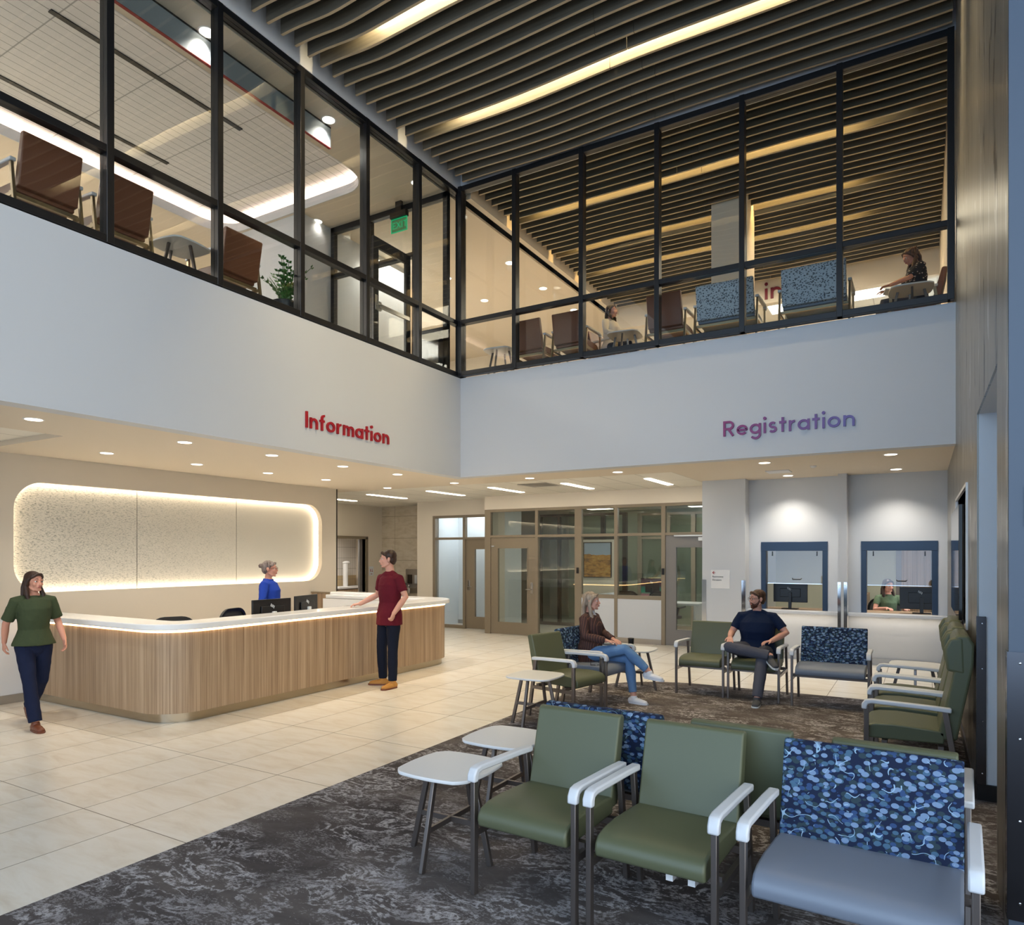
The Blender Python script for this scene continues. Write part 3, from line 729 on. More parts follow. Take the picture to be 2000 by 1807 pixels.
def lever(parent, x, y, z, m, side=1):
    p = MB().cbox((x, y - 0.008, z), (0.058, 0.016, 0.24)).build('lock_plate', m, parent, bevel=0.008)
    MB().cyl((x, y - 0.016, z - 0.03), (x, y - 0.06, z - 0.03), 0.013).limb([(x, y - 0.06, z - 0.03), (x - 0.11 * side, y - 0.06, z - 0.035)], [0.011, 0.009]).build('lever', m, p, smooth=True)
    MB().cyl((x, y - 0.016, z + 0.06), (x, y - 0.024, z + 0.06), 0.018).build('key_cylinder', M['steel'], p)

def glazed_door(idx, x0, x1, y, z0, z1, gl, mt, hs, pane='glass_dim', zb=0.27, hinge_detail=True):
    """stile-and-rail door; gl = glass x range"""
    d = empty('door_%d' % idx, (0, 0, 0), kind='structure')
    MB().plate([(x0, z0), (x1, z0), (x1, z1), (x0, z1)], [[(gl[0], z0 + zb), (gl[1], z0 + zb), (gl[1], z1 - 0.22), (gl[0], z1 - 0.22)]], 'y', y, y + 0.045).build('door_leaf', mt, d)
    MB().ribbon([(gl[0], y + 0.02, z0 + zb), (gl[1], y + 0.02, z0 + zb), (gl[1], y + 0.02, z1 - 0.22), (gl[0], y + 0.02, z1 - 0.22)], 0.02, 0.06, nrm=(0, 1, 0), closed=True).build('glazing_bead', mt, d)
    MB().box(gl[0], gl[1], y + 0.018, y + 0.026, z0 + zb, z1 - 0.22).build('pane', M[pane], d)
    if hs is not None: lever(d, hs, y, z0 + 1.02, M['steel'], 1 if hs > (x0 + x1) / 2 else -1)
    return d
T = M['taupe']
storefront(3, 13.6, -10.22, -8.37, 2.68, 2.10, [(-10.22, -10.15), (-9.34, -9.27)], [(-10.15, -9.34, 'g0c'), (-9.27, -8.4, 'dc')], T)
glazed_door(1, -9.265, -8.37, 13.63, 0.01, 2.10, (-9.02, -8.42), T, -9.18, 'glass', 0.27)
storefront(4, 13.05, -8.37, -3.3, 2.74, 2.115, [(-8.37, -8.22), (-7.10, -7.03), (-6.17, -6.02), (-5.30, -5.23), (-4.33, -4.25)],
           [(-8.22, -7.10, 'd'), (-7.03, -6.17, 'g0'), (-6.02, -5.30, 'g0.94'), (-5.23, -4.33, 'g0.94'), (-4.25, -3.3, 'd')], T)
glazed_door(2, -8.215, -7.105, 13.07, 0.01, 2.112, (-8.04, -7.29), T, -7.19, 'glass_dim', 0.25)
glazed_door(3, -4.245, -3.3, 13.07, 0.01, 2.112, (-4.05, -3.34), M['grey_door'], None, 'glass_dim', 0.29)
sbox('wall_low_back', M['white_wall'], -6.02, -4.33, 13.06, 13.14, 0.1, 0.87)
sbox('baseboard_low', M['steel'], -6.02, -4.33, 13.045, 13.14, 0, 0.10)
tag(MB().cbox((-6.095, 13.035, 1.42), (0.05, 0.025, 0.12)).build('card_reader', M['plastic'], bevel=0.006), 'black card reader on the post beside the glazed sidelight', 'card reader', 'card readers on the storefront')
tag(MB().cbox((-4.29, 13.035, 1.42), (0.05, 0.025, 0.12)).build('card_reader', M['plastic'], bevel=0.006), 'black card reader on the post next to the grey door', 'card reader', 'card readers on the storefront')
tag(MB().cbox((-8.16, 13.06, 1.93), (0.07, 0.02, 0.025)).build('door_contact', M['white'], bevel=0.004), 'small white rectangle on the upper corner of the glazed vestibule door', 'door contact')
dc = empty('door_closer', (-3.55, 13.03, 2.06), 0, 'silver door closer at the top of the grey door', 'door closer')
MB().cbox((0.08, 0, -0.02), (0.26, 0.07, 0.065)).build('closer_body', M['frost'], dc, bevel=0.006)
MB().cbox((-0.22, 0, 0.045), (0.6, 0.03, 0.025)).build('closer_arm', M['frost'], dc)
# room behind the left storefront: bright white wall
sbox('wall_bright_room', M['frost'], -10.15, -8.38, 14.6, 14.7, 0, ZC)
sbox('baseboard_bright_room', M['steel'], -10.15, -8.38, 14.58, 14.6, 0, 0.10)
sbox('wall_bright_room_side', M['frost'], -10.69, -10.15, 13.76, 14.7, 0, ZC)
sbox('wall_bright_room_end', M['frost'], -8.39, -8.37, 13.8, 14.7, 0, ZC)
area_light('bright_room_ceiling_light', (-9.3, 14.15, 2.9), (0, 0, 0), 1.2, 0.6, 8, (0.9, 0.95, 1.0))
# rooms behind the main storefront
struct(MB().box(-8.3, -3.2, 17.2, 17.3, 0, ZC), 'wall_office_rear', M['greenwall'])
struct(MB().box(-5.98, -5.94, 13.2, 15.6, 0, 0.9).box(-3.35, -3.3, 13.2, 17.2, 0, ZC), 'wall_office_partition', M['white_wall'])
ceil_slab('ceiling_office', M['gyp'], -8.4, -3.2, 13.2, 17.3, 2.9)
storefront(5, 15.4, -8.3, -6.0, 2.74, 2.115, [(-8.3, -8.2), (-7.75, -7.68), (-7.2, -7.13), (-6.6, -6.5), (-6.05, -5.95)], [(-8.2, -7.75, 'g0'), (-7.68, -7.2, 'g0'), (-7.13, -6.6, 'g0'), (-6.5, -6.05, 'g0')], M['steel_dark'])
struct(MB().box(-7.05, -6.68, 15.36, 15.4, 0, 2.1), 'door_5', M['steel_dark'])
storefront(6, 16.0, -5.9, -3.35, 2.74, 2.115, [(-5.9, -5.8), (-5.2, -5.1), (-4.6, -4.5), (-3.9, -3.8)], [(-5.8, -5.2, 'g0'), (-5.1, -4.6, 'g0'), (-4.5, -3.9, 'g0'), (-3.8, -3.4, 'g0')], T)
for x, y in ((-7.2, 14.3), (-4.7, 14.6), (-7.0, 16.3), (-4.5, 16.6)):
    o = empty('troffer_light', (x, y, 2.9), 0, 'flat ceiling light glowing in the office behind the %s' % {(-7.2, 14.3): 'vestibule door', (-4.7, 14.6): 'grey-door end of the glazing', (-7.0, 16.3): 'second glazed partition, vestibule side', (-4.5, 16.6): 'second glazed partition, office side'}[(x, y)], 'ceiling light', 'ceiling lights in the offices')
    MB().box(-0.3, 0.3, -0.15, 0.15, -0.01, 0).build('lens', M['ceilpanel'], o)
    MB().box(-0.31, 0.31, -0.16, 0.16, -0.004, 0).build('housing', M['white'], o)
area_light('office_fill_lamp', (-4.7, 14.7, 2.85), (0, 0, 0), 1.2, 1.2, 22, (1, 0.95, 0.88))
# landscape picture in the vestibule: plain hills under a pale sky
pic = mat('landscape_print', (200, 150, 60), 0.5); t = NT(pic); x, y, z = t.sep()[:3]
hz = t.math('ADD', z, t.math('MULTIPLY', t.math('SUBTRACT', t.noise(t.mp((2, 2, 0)), 1.5, 3, 0.5), 0.5), 0.22))
col = t.ramp(t.noise(t.mp((8, 8, 20)), 1.0, 5, 0.7), [(0.35, (120, 84, 40)), (0.5, (196, 138, 52)), (0.65, (214, 168, 86))])
t.color(t.mix(t.math('GREATER_THAN', hz, 1.74), col, srgb(170, 186, 204)))
pf = empty('landscape_picture', (0, 0, 0), 0, 'framed landscape with golden hills hanging in the glazed vestibule', 'picture')
MB().box(-6.98, -6.30, 15.30, 15.32, 1.22, 2.02).build('canvas', pic, pf)
MB().ribbon([(-6.99, 15.31, 1.21), (-6.29, 15.31, 1.21), (-6.29, 15.31, 2.03), (-6.99, 15.31, 2.03)], 0.02, 0.03, nrm=(0, 1, 0), closed=True).build('picture_frame', M['steel_dark'], pf)
struct(MB().box(-7.05, -6.2, 15.325, 15.36, 0.1, 2.1), 'wall_picture', M['warm_wall'])

# restroom doorway
rf = empty('window_7', kind='structure'); rf.name = 'trim_doorway'
MB().box(-12.62, -12.57, 12.75, 12.80, 0, 2.20).build('jamb', T, rf)
MB().box(-12.76, -12.57, 13.84, 13.92, 0, 2.20).build('jamb', T, rf)
MB().box(-12.62, -12.57, 12.75, 13.92, 2.15, 2.22).build('door_head', T, rf)
struct(MB().box(-12.74, -12.69, 13.72, 13.83, 0, 2.14), 'door_6', M['grey_door'])
spot('restroom_lamp', (-13.3, 13.3, 2.65), 60, (1, 0.93, 0.84), 150, 1, 0.1)
bc = empty('changing_station', (-13.79, 14.6, 0), 0, 'white folding station with a tall post inside the restroom doorway', 'changing station')
MB().box(-0.2, 0.2, -0.7, 0.35, 0.80, 0.87).build('shelf', M['solid'], bc, bevel=0.02)
MB().cyl((0.0, -0.25, 0.87), (0.0, -0.25, 1.50), 0.07).build('post', M['solid'], bc, smooth='angle')
MB().ell((0, -0.21, 1.52), (0.09, 0.13, 0.05)).build('cap', M['solid'], bc, smooth=True)
MB().box(-0.2, 0.2, -0.7, 0.5, 0.0, 0.78).build('cabinet', M['wood'], bc)
sg = empty('restroom_sign', (-12.592, 14.06, 1.31), 0, 'small grey restroom sign with two red figures beside the doorway', 'sign')
MB().box(0, 0.008, -0.085, 0.085, -0.12, 0.12).build('plate', M['frost'], sg, bevel=0.003)
gp = MB()
gp.cyl((0.009, -0.035, 0.045), (0.012, -0.035, 0.045), 0.010, n=12).box(0.009, 0.012, -0.045, -0.025, -0.02, 0.033).cyl((0.009, 0.03, 0.045), (0.012, 0.03, 0.045), 0.010, n=12)
gp.prism([(0.03, 0.035), (0.05, -0.02), (0.012, -0.02)], 'x', 0.009, 0.012); gp.box(0.009, 0.012, -0.03, 0.03, -0.085, -0.07)
gp.build('pictogram', M['orange_letter'], sg)

# drinking fountain in the stone alcove
fo = empty('drinking_fountain', (-11.52, 14.498, 0), 0, 'stainless drinking fountain with a bottle filler in the stone alcove', 'drinking fountain')
MB().box(-0.22, 0.22, -0.05, 0, 0.95, 1.36).build('back_panel', M['steel'], fo, bevel=0.006)
MB().box(-0.22, 0.22, -0.44, 0, 0.74, 0.90).build('basin', M['steel'], fo, bevel=0.03)
MB().box(-0.62, -0.24, -0.40, 0, 0.72, 1.0).build('side_cabinet', M['plastic'], fo, bevel=0.02)
MB().cyl((0.05, -0.25, 0.9), (0.05, -0.25, 0.96), 0.02).limb([(0.05, -0.25, 0.96), (-0.02, -0.2, 0.99)], [0.012, 0.012]).build('spout', M['chrome'], fo, smooth=True)
MB().box(-0.16, 0.0, -0.055, -0.05, 0.98, 1.22).build('filler_recess', M['steel_dark'], fo)
MB().cbox((0.12, -0.055, 1.1), (0.08, 0.01, 0.22)).build('display_panel', M['frost'], fo)
# ------------------------------------------------------------------ reception desk
def dpath(off, y_end=9.35, r=0.42, n=10):
    X, Y0, Y1 = -6.56 + off, 4.30 - off, 9.33 + off
    rr = r + off; pts = [(-9.24, Y0)]
    for k in range(n + 1):
        a = -PI / 2 + PI / 2 * k / n; pts.append((X - rr + rr * math.cos(a), Y0 + rr + rr * math.sin(a)))
    for k in range(n + 1):
        a = PI / 2 * k / n; pts.append((X - rr + rr * math.cos(a), Y1 - rr + rr * math.sin(a)))
    pts.append((-9.15, Y1)); return pts
desk = empty('reception_desk', (0, 0, 0), 0, 'long curved reception desk with striped oak front, white counter and glowing edge', 'reception desk')
P3 = lambda pts, z: [(x, y, z) for x, y in pts]
MB().ribbon(P3(dpath(-0.03), 0.52), 0.06, 0.84).build('front_panel', M['wood'], desk, smooth='angle')
MB().ribbon(P3(dpath(-0.06), 0.05), 0.03, 0.10).build('toe_kick', M['toe'], desk, smooth='angle')
MB().ribbon(P3(dpath(-0.02), 0.952), 0.05, 0.02).build('light_strip', M['deskled'], desk, smooth='angle')
MB().ribbon(P3(dpath(-0.115), 1.0025), 0.39, 0.065).build('counter', M['solid'], desk, bevel=0.012, seg=3)
MB().ribbon(P3(dpath(-0.36), 0.87), 0.02, 0.20).build('inner_fascia', M['solid'], desk, smooth='angle')
MB().box(-7.35, -6.66, 4.7, 9.0, 0.715, 0.745).box(-9.1, -7.35, 4.38, 4.95, 0.715, 0.745).build('work_surface', M['solid'], desk)
MB().box(-9.15, -8.0, 9.12, 9.36, 0.86, 1.08).build('side_screen', M['solid'], desk, bevel=0.02, seg=3)
MB().box(-9.915, -9.15, 9.42, 9.50, 0.02, 1.03).build('gate_panel', M['wood'], desk)
MB().box(-9.915, -9.15, 9.40, 9.52, 1.03, 1.05).build('gate_cap', M['toe'], desk)

def monitor(loc, rz, w, h, label, tilt=0.0, group='monitors at the information desk', stand=M['frost'], zb=0.78, zt=1.16, bz=None):
    """screen back faces local -Y; base stands on z = zb"""
    o = empty('computer_monitor', loc, rz, label, 'monitor', group)
    b = MB().box(-w / 2, w / 2, 0, 0.028, zt - h, zt).box(-w * 0.3, w * 0.3, -0.02, 0, zt - h * 0.72, zt - h * 0.25).build('screen', M['plastic'], o, bevel=0.006)
    lg = MB(); cx = -w * 0.03
    for k, (dx, z0, z1) in enumerate([(-0.026, -0.002, 0.030), (-0.009, -0.012, 0.018), (0.009, -0.018, 0.014), (0.026, -0.030, 0.002)]):
        lg.ribbon([(cx + dx * 0.9 - 0.006, -0.0235, zt - 0.085 + z0), (cx + dx * 0.9 + 0.006, -0.0235, zt - 0.085 + z1)], 0.006, 0.003, nrm=(0, 1, 0))
    lg.build('logo', M['frost'], b)
    MB().box(-0.026, 0.026, -0.055, -0.02, zb + 0.01, zt - h * 0.45).build('stand', stand, o, bevel=0.004)
    MB().box(-0.13, 0.13, -0.12, 0.09, zb, zb + 0.012).build('stand_base', stand, o, bevel=0.004)
    return o
monitor((-7.02, 6.02, 0), PI / 2, 0.60, 0.34, 'black desk monitor seen from behind in front of the woman in blue', zb=0.745, zt=1.19)
monitor((-7.16, 6.72, 0), PI / 2 + 0.28, 0.56, 0.34, 'black desk monitor seen from behind, turned slightly, next to the standing man', zb=0.745, zt=1.20)
monitor((-1.98, 12.98, 0), 0.0, 0.56, 0.32, 'black monitor seen from behind through the first service window', group='monitors at registration', stand=M['plastic'], zb=0.80, zt=1.235)
monitor((0.0, 12.98, 0), 0.0, 0.62, 0.36, 'black monitor seen from behind beside the woman in sage green', group='monitors at registration', stand=M['plastic'], zb=0.80, zt=1.225)
monitor((-4.95, 14.35, 0), -0.15, 0.56, 0.42, 'dark monitor with a coloured screen in the glazed office behind the low white wall', group='monitors in the office', stand=M['plastic'], zb=0.75, zt=1.24)
cs = mat('colour_screen', (50, 20, 34), 0.3, emit=(50, 20, 40), es=0.3); t = NT(cs)
zc = t.sep()[2]; gr = t.ramp(t.math('MULTIPLY', t.math('SUBTRACT', zc, 0.82), 2.4), [(0.0, (196, 70, 110)), (0.3, (24, 112, 84)), (0.55, (20, 80, 70)), (0.62, (60, 20, 40)), (1.0, (46, 18, 30))])
t.color(gr); t.L(gr, t.b.inputs['Emission Color'])
s = MB().box(-0.27, 0.27, -0.006, -0.001, 0.835, 1.225).build('display', cs); s.parent = [o for o in COL.objects if o.name.startswith('computer_monitor')][-1]

def office_chair(loc, rz, label, group='office chairs', top=0.98, w=0.5):
    o = empty('office_chair', loc, rz, label, 'office chair', group)
    prof = rrect(-w / 2, w / 2, 0.55, top, 0.16, 6)
    bk = MB().ribbon([(x, 0.22 + 0.06 * (z - 0.55), z) for x, z in prof], 0.035, 0.03, nrm=(0, 1, 0), closed=True).build('back_frame', M['plastic'], o, smooth='angle')
    MB().plate(rrect(-w / 2 + 0.01, w / 2 - 0.01, 0.56, top - 0.01, 0.15, 6), [], 'y', 0.228, 0.234).build('back_mesh', M['chairmesh'], o)
    MB().prism(rrect(-0.25, 0.25, -0.25, 0.22, 0.10, 5), 'z', 0.45, 0.52).build('seat', M['chairmesh'], o, bevel=0.02)
    MB().cyl((0, 0, 0.12), (0, 0, 0.46), 0.025).build('column', M['steel'], o)
    b = MB()
    for k in range(5):
        a = 2 * PI * k / 5; b.limb([(0, 0, 0.11), (0.3 * math.cos(a), 0.3 * math.sin(a), 0.07)], [0.025, 0.016]).ell((0.3 * math.cos(a), 0.3 * math.sin(a), 0.035), (0.032, 0.032, 0.035))
    b.build('base', M['plastic'], o, smooth=True)
    for sx in (-1, 1): MB().ribbon([(sx * 0.29, 0.12, 0.48), (sx * 0.31, 0.05, 0.68), (sx * 0.31, -0.18, 0.70)], 0.03, 0.05, nrm=(1, 0, 0)).build('armrest', M['plastic'], o)
    return o
office_chair((-7.82, 5.16, 0), -2.0, 'dark mesh office chair peeping over the counter, nearest the curved desk corner', top=1.0)
office_chair((-8.0, 5.95, 0), -1.3, 'dark mesh office chair peeping over the counter, behind the first desk monitor', top=1.03)
office_chair((-7.75, 8.05, 0), -1.9, 'grey mesh office chair behind the counter near the hand of the standing man', top=0.95)
office_chair((-5.2, 13.72, 0), PI, 'black office chair just behind the low white wall in the glazed office', top=0.99)
office_chair((-4.45, 13.75, 0), 2.9, 'black office chair turned sideways in the glazed office beside the grey door', top=1.0)
office_chair((-0.50, 13.78, 0), 0.35, 'office chair under the woman in sage green behind the service window', top=0.96)
tag(MB().box(-5.85, -3.9, 14.12, 14.8, 0.70, 0.74).box(-5.8, -5.75, 14.1, 14.8, 0, 0.70).box(-4.0, -3.95, 14.1, 14.8, 0, 0.70).build('office_table', M['white']), 'white work table with a monitor inside the glazed office', 'table')
tag(MB().box(-2.56, -1.13, 12.7, 13.35, 0.76, 0.80).box(-2.56, -2.51, 12.75, 13.3, 0, 0.76).box(-1.2, -1.15, 12.75, 13.3, 0, 0.76).build('registration_desk', M['wood']), 'work desk behind the first service window', 'desk', 'desks behind the service windows')
tag(MB().box(-1.0, 0.33, 12.7, 13.35, 0.76, 0.80).box(-1.0, -0.95, 12.75, 13.3, 0, 0.76).box(0.28, 0.33, 12.75, 13.3, 0, 0.76).build('registration_desk', M['wood']), 'work desk behind the second service window', 'desk', 'desks behind the service windows')
tag(MB().box(-1.0, -0.86, 14.3, 15.1, 0, 1.02).build('side_cabinet', M['wood'], bevel=0.004), 'wooden cabinet at the left inside the second service window', 'cabinet')

# service windows with sliding glass and shelf
def service_window(idx, x0, x1, lab):
    w = empty('window_%d' % idx, kind='structure')
    y = 12.47
    MB().box(x0, x0 + 0.078, y, y + 0.14, 0.80, 1.96).build('jamb', M['blueframe'], w, bevel=0.003)
    MB().box(x1 - 0.078, x1, y, y + 0.14, 0.80, 1.96).build('jamb', M['blueframe'], w, bevel=0.003)
    MB().box(x0, x1, y - 0.006, y + 0.14, 1.81, 1.96).build('shutter_box', M['blueframe'], w, bevel=0.003)
    gl = MB().box(x0 + 0.08, x1 - 0.08, y + 0.09, y + 0.096, 1.26, 1.81).build('sliding_pane', M['frostglass'], w)
    MB().box(x0 + 0.08, x1 - 0.08, y + 0.085, y + 0.10, 1.252, 1.262).build('pane_edge', M['chrome'], w)
    for x in (x0 + 0.17, x1 - 0.17): MB().cyl((x, y + 0.07, 1.735), (x, y + 0.09, 1.735), 0.011).box(x - 0.008, x + 0.008, y + 0.08, y + 0.1, 1.735, 1.80).build('pane_clip', M['plastic'], w)
    xc = (x0 + x1) / 2 + 0.04
    MB().limb([(xc - 0.07, y + 0.085, 1.345), (xc - 0.06, y + 0.045, 1.33), (xc + 0.06, y + 0.045, 1.33), (xc + 0.07, y + 0.085, 1.345)], [0.008] * 4, n=8).build('pull_handle', M['plastic'], w, smooth=True)
fg = glass('lightly_frosted_glass', (0.86, 0.85, 0.86), 1.6, 0.02, 1.5); M['frostglass'] = fg
service_window(8, -2.372, -1.328, '')
service_window(9, -0.836, 0.216, '')
for (a, b), w in (((-2.57, -1.15), 'first'), ((-1.015, 0.335), 'second')):
    sh = empty('counter_shelf', (0, 0, 0), 0, 'pale shelf running under the %s service window' % w, 'shelf', 'shelves under the service windows')
    MB().box(a, b, 12.20, 12.475, 0.775, 0.82).build('shelf_top', M['armwhite'], sh, bevel=0.004)
    for x in (a + 0.55, a + 1.05): MB().box(x - 0.04, x + 0.04, 12.24, 12.30, 0.755, 0.775).build('bracket', M['white'], sh, bevel=0.003)
    area_light('under_shelf_light', ((a + b) / 2, 12.34, 0.77), (0, 0, 0), b - a - 0.1, 0.03, 0.8, (1, 0.85, 0.66))
# corner guards
def guard(x, y, sx, sy, label, h0=0.1, h1=1.31, w=0.075):
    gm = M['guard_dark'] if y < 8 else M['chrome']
    o = MB().box(min(x, x + sx * w), max(x, x + sx * w), y - 0.003 if sy > 0 else y, y if sy > 0 else y + 0.003, h0, h1).box(x - 0.003 if sx > 0 else x, x if sx > 0 else x + 0.003, min(y, y + sy * w), max(y, y + sy * w), h0, h1)
    g = tag(o.build('corner_guard', gm), label, 'corner guard', 'stainless corner guards')
    rv = MB()
    for z in (h0 + 0.08, h0 + 0.45, h0 + 0.82, h1 - 0.05): rv.ell((x + sx * w * 0.6, y - sy * 0.004, z), (0.006, 0.003, 0.006), nu=8, nv=6)
    rv.build('rivet', M['chrome'], g)
guard(-3.303, 12.167, 1, 1, 'stainless corner guard on the pier next to the grey door')
guard(-2.572, 12.167, -1, 1, 'stainless corner guard on the pier corner behind the seated man', w=0.06)
guard(-1.148, 12.167, 1, 1, 'stainless corner guard on the pilaster between the service windows, left corner', w=0.045)
guard(-1.017, 12.167, -1, 1, 'stainless corner guard on the pilaster between the service windows, right corner', w=0.045)
guard(RX - 0.002, 5.94, 1, 1, 'dark stainless corner guard on the far edge of the doorway in the metal wall', h0=0.12, w=0.055)
guard(RX - 0.004, 3.858, 1, 1, 'dark stainless corner guard on the near end of the metal wall')

# wall screen in its niche
tv = empty('wall_screen', (RX, 8.25, 0), 0, 'glossy black wall screen set in a white-edged niche of the metal wall', 'screen')
MB().box(-0.055, -0.015, -0.85, 0.98, 1.16, 2.20).build('screen_panel', M['screen'], tv, bevel=0.004)
MB().box(-0.015, 0.10, -0.5, 0.5, 1.35, 1.95).build('wall_bracket', M['plastic'], tv)
MB().ribbon([(-0.006, -1.15, 1.12), (-0.006, 0.95, 1.12), (-0.006, 0.95, 2.35), (-0.006, -1.15, 2.35)], 0.03, 0.02, nrm=(1, 0, 0), closed=True).build('niche_frame', M['white'], tv)
struct(MB().box(RX + 0.12, RX + 0.125, 7.0, 9.3, 1.0, 2.5), 'wall_niche', M['white_wall'])

# ------------------------------------------------------------------ letters built from strokes
def arc(cx, cy, r, a0, a1, n=14, ry=None):
    ry = r if ry is None else ry
    return [(cx + r * math.cos(math.radians(a0 + (a1 - a0) * k / n)), cy + ry * math.sin(math.radians(a0 + (a1 - a0) * k / n))) for k in range(n + 1)]
# unit: x-height 1, stroke .24; value = (strokes, advance)
XR = 0.38
GL = {
 'I': ([[(0.12, 0), (0.12, 1.48)]], 0.24),
 'R': ([[(0.12, 0), (0.12, 1.48)], [(0.12, 1.37), (0.52, 1.37)] + arc(0.52, 1.03, 0.34, 90, -90, 12) + [(0.12, 0.69)], [(0.46, 0.69), (0.88, 0.0)]], 0.98),
 'n': ([[(0.12, 0), (0.12, 1.0)], [(0.12, 0.5)] + arc(0.45, 0.55, 0.33, 180, 0, 12) + [(0.78, 0)]], 0.9),
 'r': ([[(0.12, 0), (0.12, 1.0)], [(0.12, 0.45)] + arc(0.50, 0.52, 0.38, 180, 88, 8)], 0.55),
 'm': ([[(0.12, 0), (0.12, 1.0)], [(0.12, 0.5)] + arc(0.40, 0.60, 0.28, 180, 0, 12) + [(0.68, 0)], [(0.68, 0.55)] + arc(0.96, 0.60, 0.28, 180, 0, 12) + [(1.24, 0)]], 1.36),
 'o': ([arc(0.50, 0.5, 0.39, 0, 360, 28)], 1.0),
 'a': ([arc(0.48, 0.5, 0.38, 0, 360, 28), [(0.86, 0), (0.86, 1.0)]], 0.98),
 'f': ([[(0.26, 0), (0.26, 1.05)] + arc(0.52, 1.14, 0.26, 180, 85, 8), [(0.02, 0.88), (0.52, 0.88)]], 0.56),
 't': ([[(0.28, 0), (0.28, 1.36)], [(0.0, 0.90), (0.56, 0.90)]], 0.58),
 'i': ([[(0.12, 0), (0.12, 1.0)], [(0.12, 1.30), (0.12, 1.52)]], 0.24),
 'e': ([[(0.12, 0.5), (0.88, 0.5)] + arc(0.50, 0.5, 0.38, 0, 320, 26)], 0.96),
 'g': ([arc(0.48, 0.5, 0.38, 0, 360, 28), [(0.86, 1.0), (0.86, -0.05)] + arc(0.50, -0.05, 0.36, 0, -150, 14)], 0.98),
 's': ([arc(0.36, 0.72, 0.22, 40, 255, 12, 0.20) + arc(0.36, 0.30, 0.25, 75, -145, 12, 0.21)], 0.72),
}
def sign_text(word, label, width, xh, m, place, adv_gap=0.22, stroke=0.235, depth=0.025, name='wall_sign', cat='sign', grad=None):
    """place(u, z, d) -> world point"""
    tot = sum(GL[c][1] for c in word) + adv_gap * (len(word) - 1); sx = width / tot
    o = empty(name, place(0, 0, 0), 0, label, cat); base = Vector(place(0, 0, 0)); x = 0
    A = Vector(place(1, 0, 0)) - base; B = Vector(place(0, 1, 0)) - base; C = Vector(place(0, 0, 1)) - base
    for i, c in enumerate(word):
        mb = MB()
        for si, st in enumerate(GL[c][0]):
            if c == 'i' and st[0][1] > 1.2:
                cc = A * ((x + 0.12) * sx) + B * (1.41 * xh)
                mb.cyl(cc, cc + C * depth, 0.15 * xh, n=18)
                continue
            closed = len(st) > 20 and (Vector(st[0]) - Vector(st[-1])).length < 1e-4
            pts = st[:-1] if closed else st
            q = [A * ((x + p[0]) * sx) + B * (p[1] * xh) + C * (depth / 2 + si * 0.0012) for p in pts]
            mb.ribbon(q, stroke * xh * (sx / xh * 0.5 + 0.5), depth, nrm=C, closed=closed)
        mb.build('letter', grad[i] if grad else m, o)
        x += GL[c][1] + adv_gap
    return o
sign_text('Information', 'red raised lettering reading Information on the white bulkhead', 1.57, 0.137, M['orange_letter'], lambda u, z, d: (GX + d, 6.16 + u, 3.326 + z), stroke=0.20)
pur = []
for k in range(12):
    f = k / 11; pur.append(mat('purple_letter', tuple(int(a + (b - a) * f) for a, b in zip((140, 42, 108), (106, 92, 164))), 0.4))
sign_text('Registration', 'purple raised lettering reading Registration on the white bulkhead', 1.60, 0.137, None, lambda u, z, d: (-2.305 + u, GY - d, 3.336 + z), adv_gap=0.17, grad=pur, stroke=0.20)
sign_text('in', 'dark red letters on the header deep in the upper floor, seen between the patterned backrests', 0.36, 0.24, mat('crimson_letter', (120, 20, 40), 0.4), lambda u, z, d: (-3.02 + u, 16.3 - d, 7.44 + z))

def text_mesh(txt, size, m, parent, loc, rot, name='lettering', ext=0.001):
    cu = bpy.data.curves.new(name, 'FONT'); cu.body = txt; cu.size = size; cu.extrude = ext; cu.resolution_u = 3
    tmp = bpy.data.objects.new(name, cu); COL.objects.link(tmp); bpy.context.view_layer.update()
    me = bpy.data.meshes.new_from_object(tmp.evaluated_get(bpy.context.evaluated_depsgraph_get()))
    bpy.data.objects.remove(tmp); me.materials.clear(); me.materials.append(m)
    o = bpy.data.objects.new(name, me); COL.objects.link(o); o.parent = parent; o.location = loc; o.rotation_euler = rot
    return o
sg = empty('directional_sign', (-2.985, 12.165, 1.325), 0, 'small white directional sign with a red arrow on the pier', 'sign')
MB().box(-0.16, 0.16, -0.012, 0, -0.16, 0.16).build('plate', M['white'], sg, bevel=0.002)
MB().ribbon([(-0.13, -0.014, 0.11), (-0.085, -0.014, 0.11)], 0.010, 0.003, nrm=(0, 1, 0)).ribbon([(-0.105, -0.014, 0.135), (-0.13, -0.014, 0.11), (-0.105, -0.014, 0.085)], 0.010, 0.003, nrm=(0, 1, 0)).build('arrow', M['orange_letter'], sg)
text_mesh('Restrooms', 0.042, M['plastic'], sg, (-0.135, -0.0145, 0.028), (PI / 2, 0, 0))
text_mesh('Elevators', 0.042, M['plastic'], sg, (-0.135, -0.0145, -0.028), (PI / 2, 0, 0))

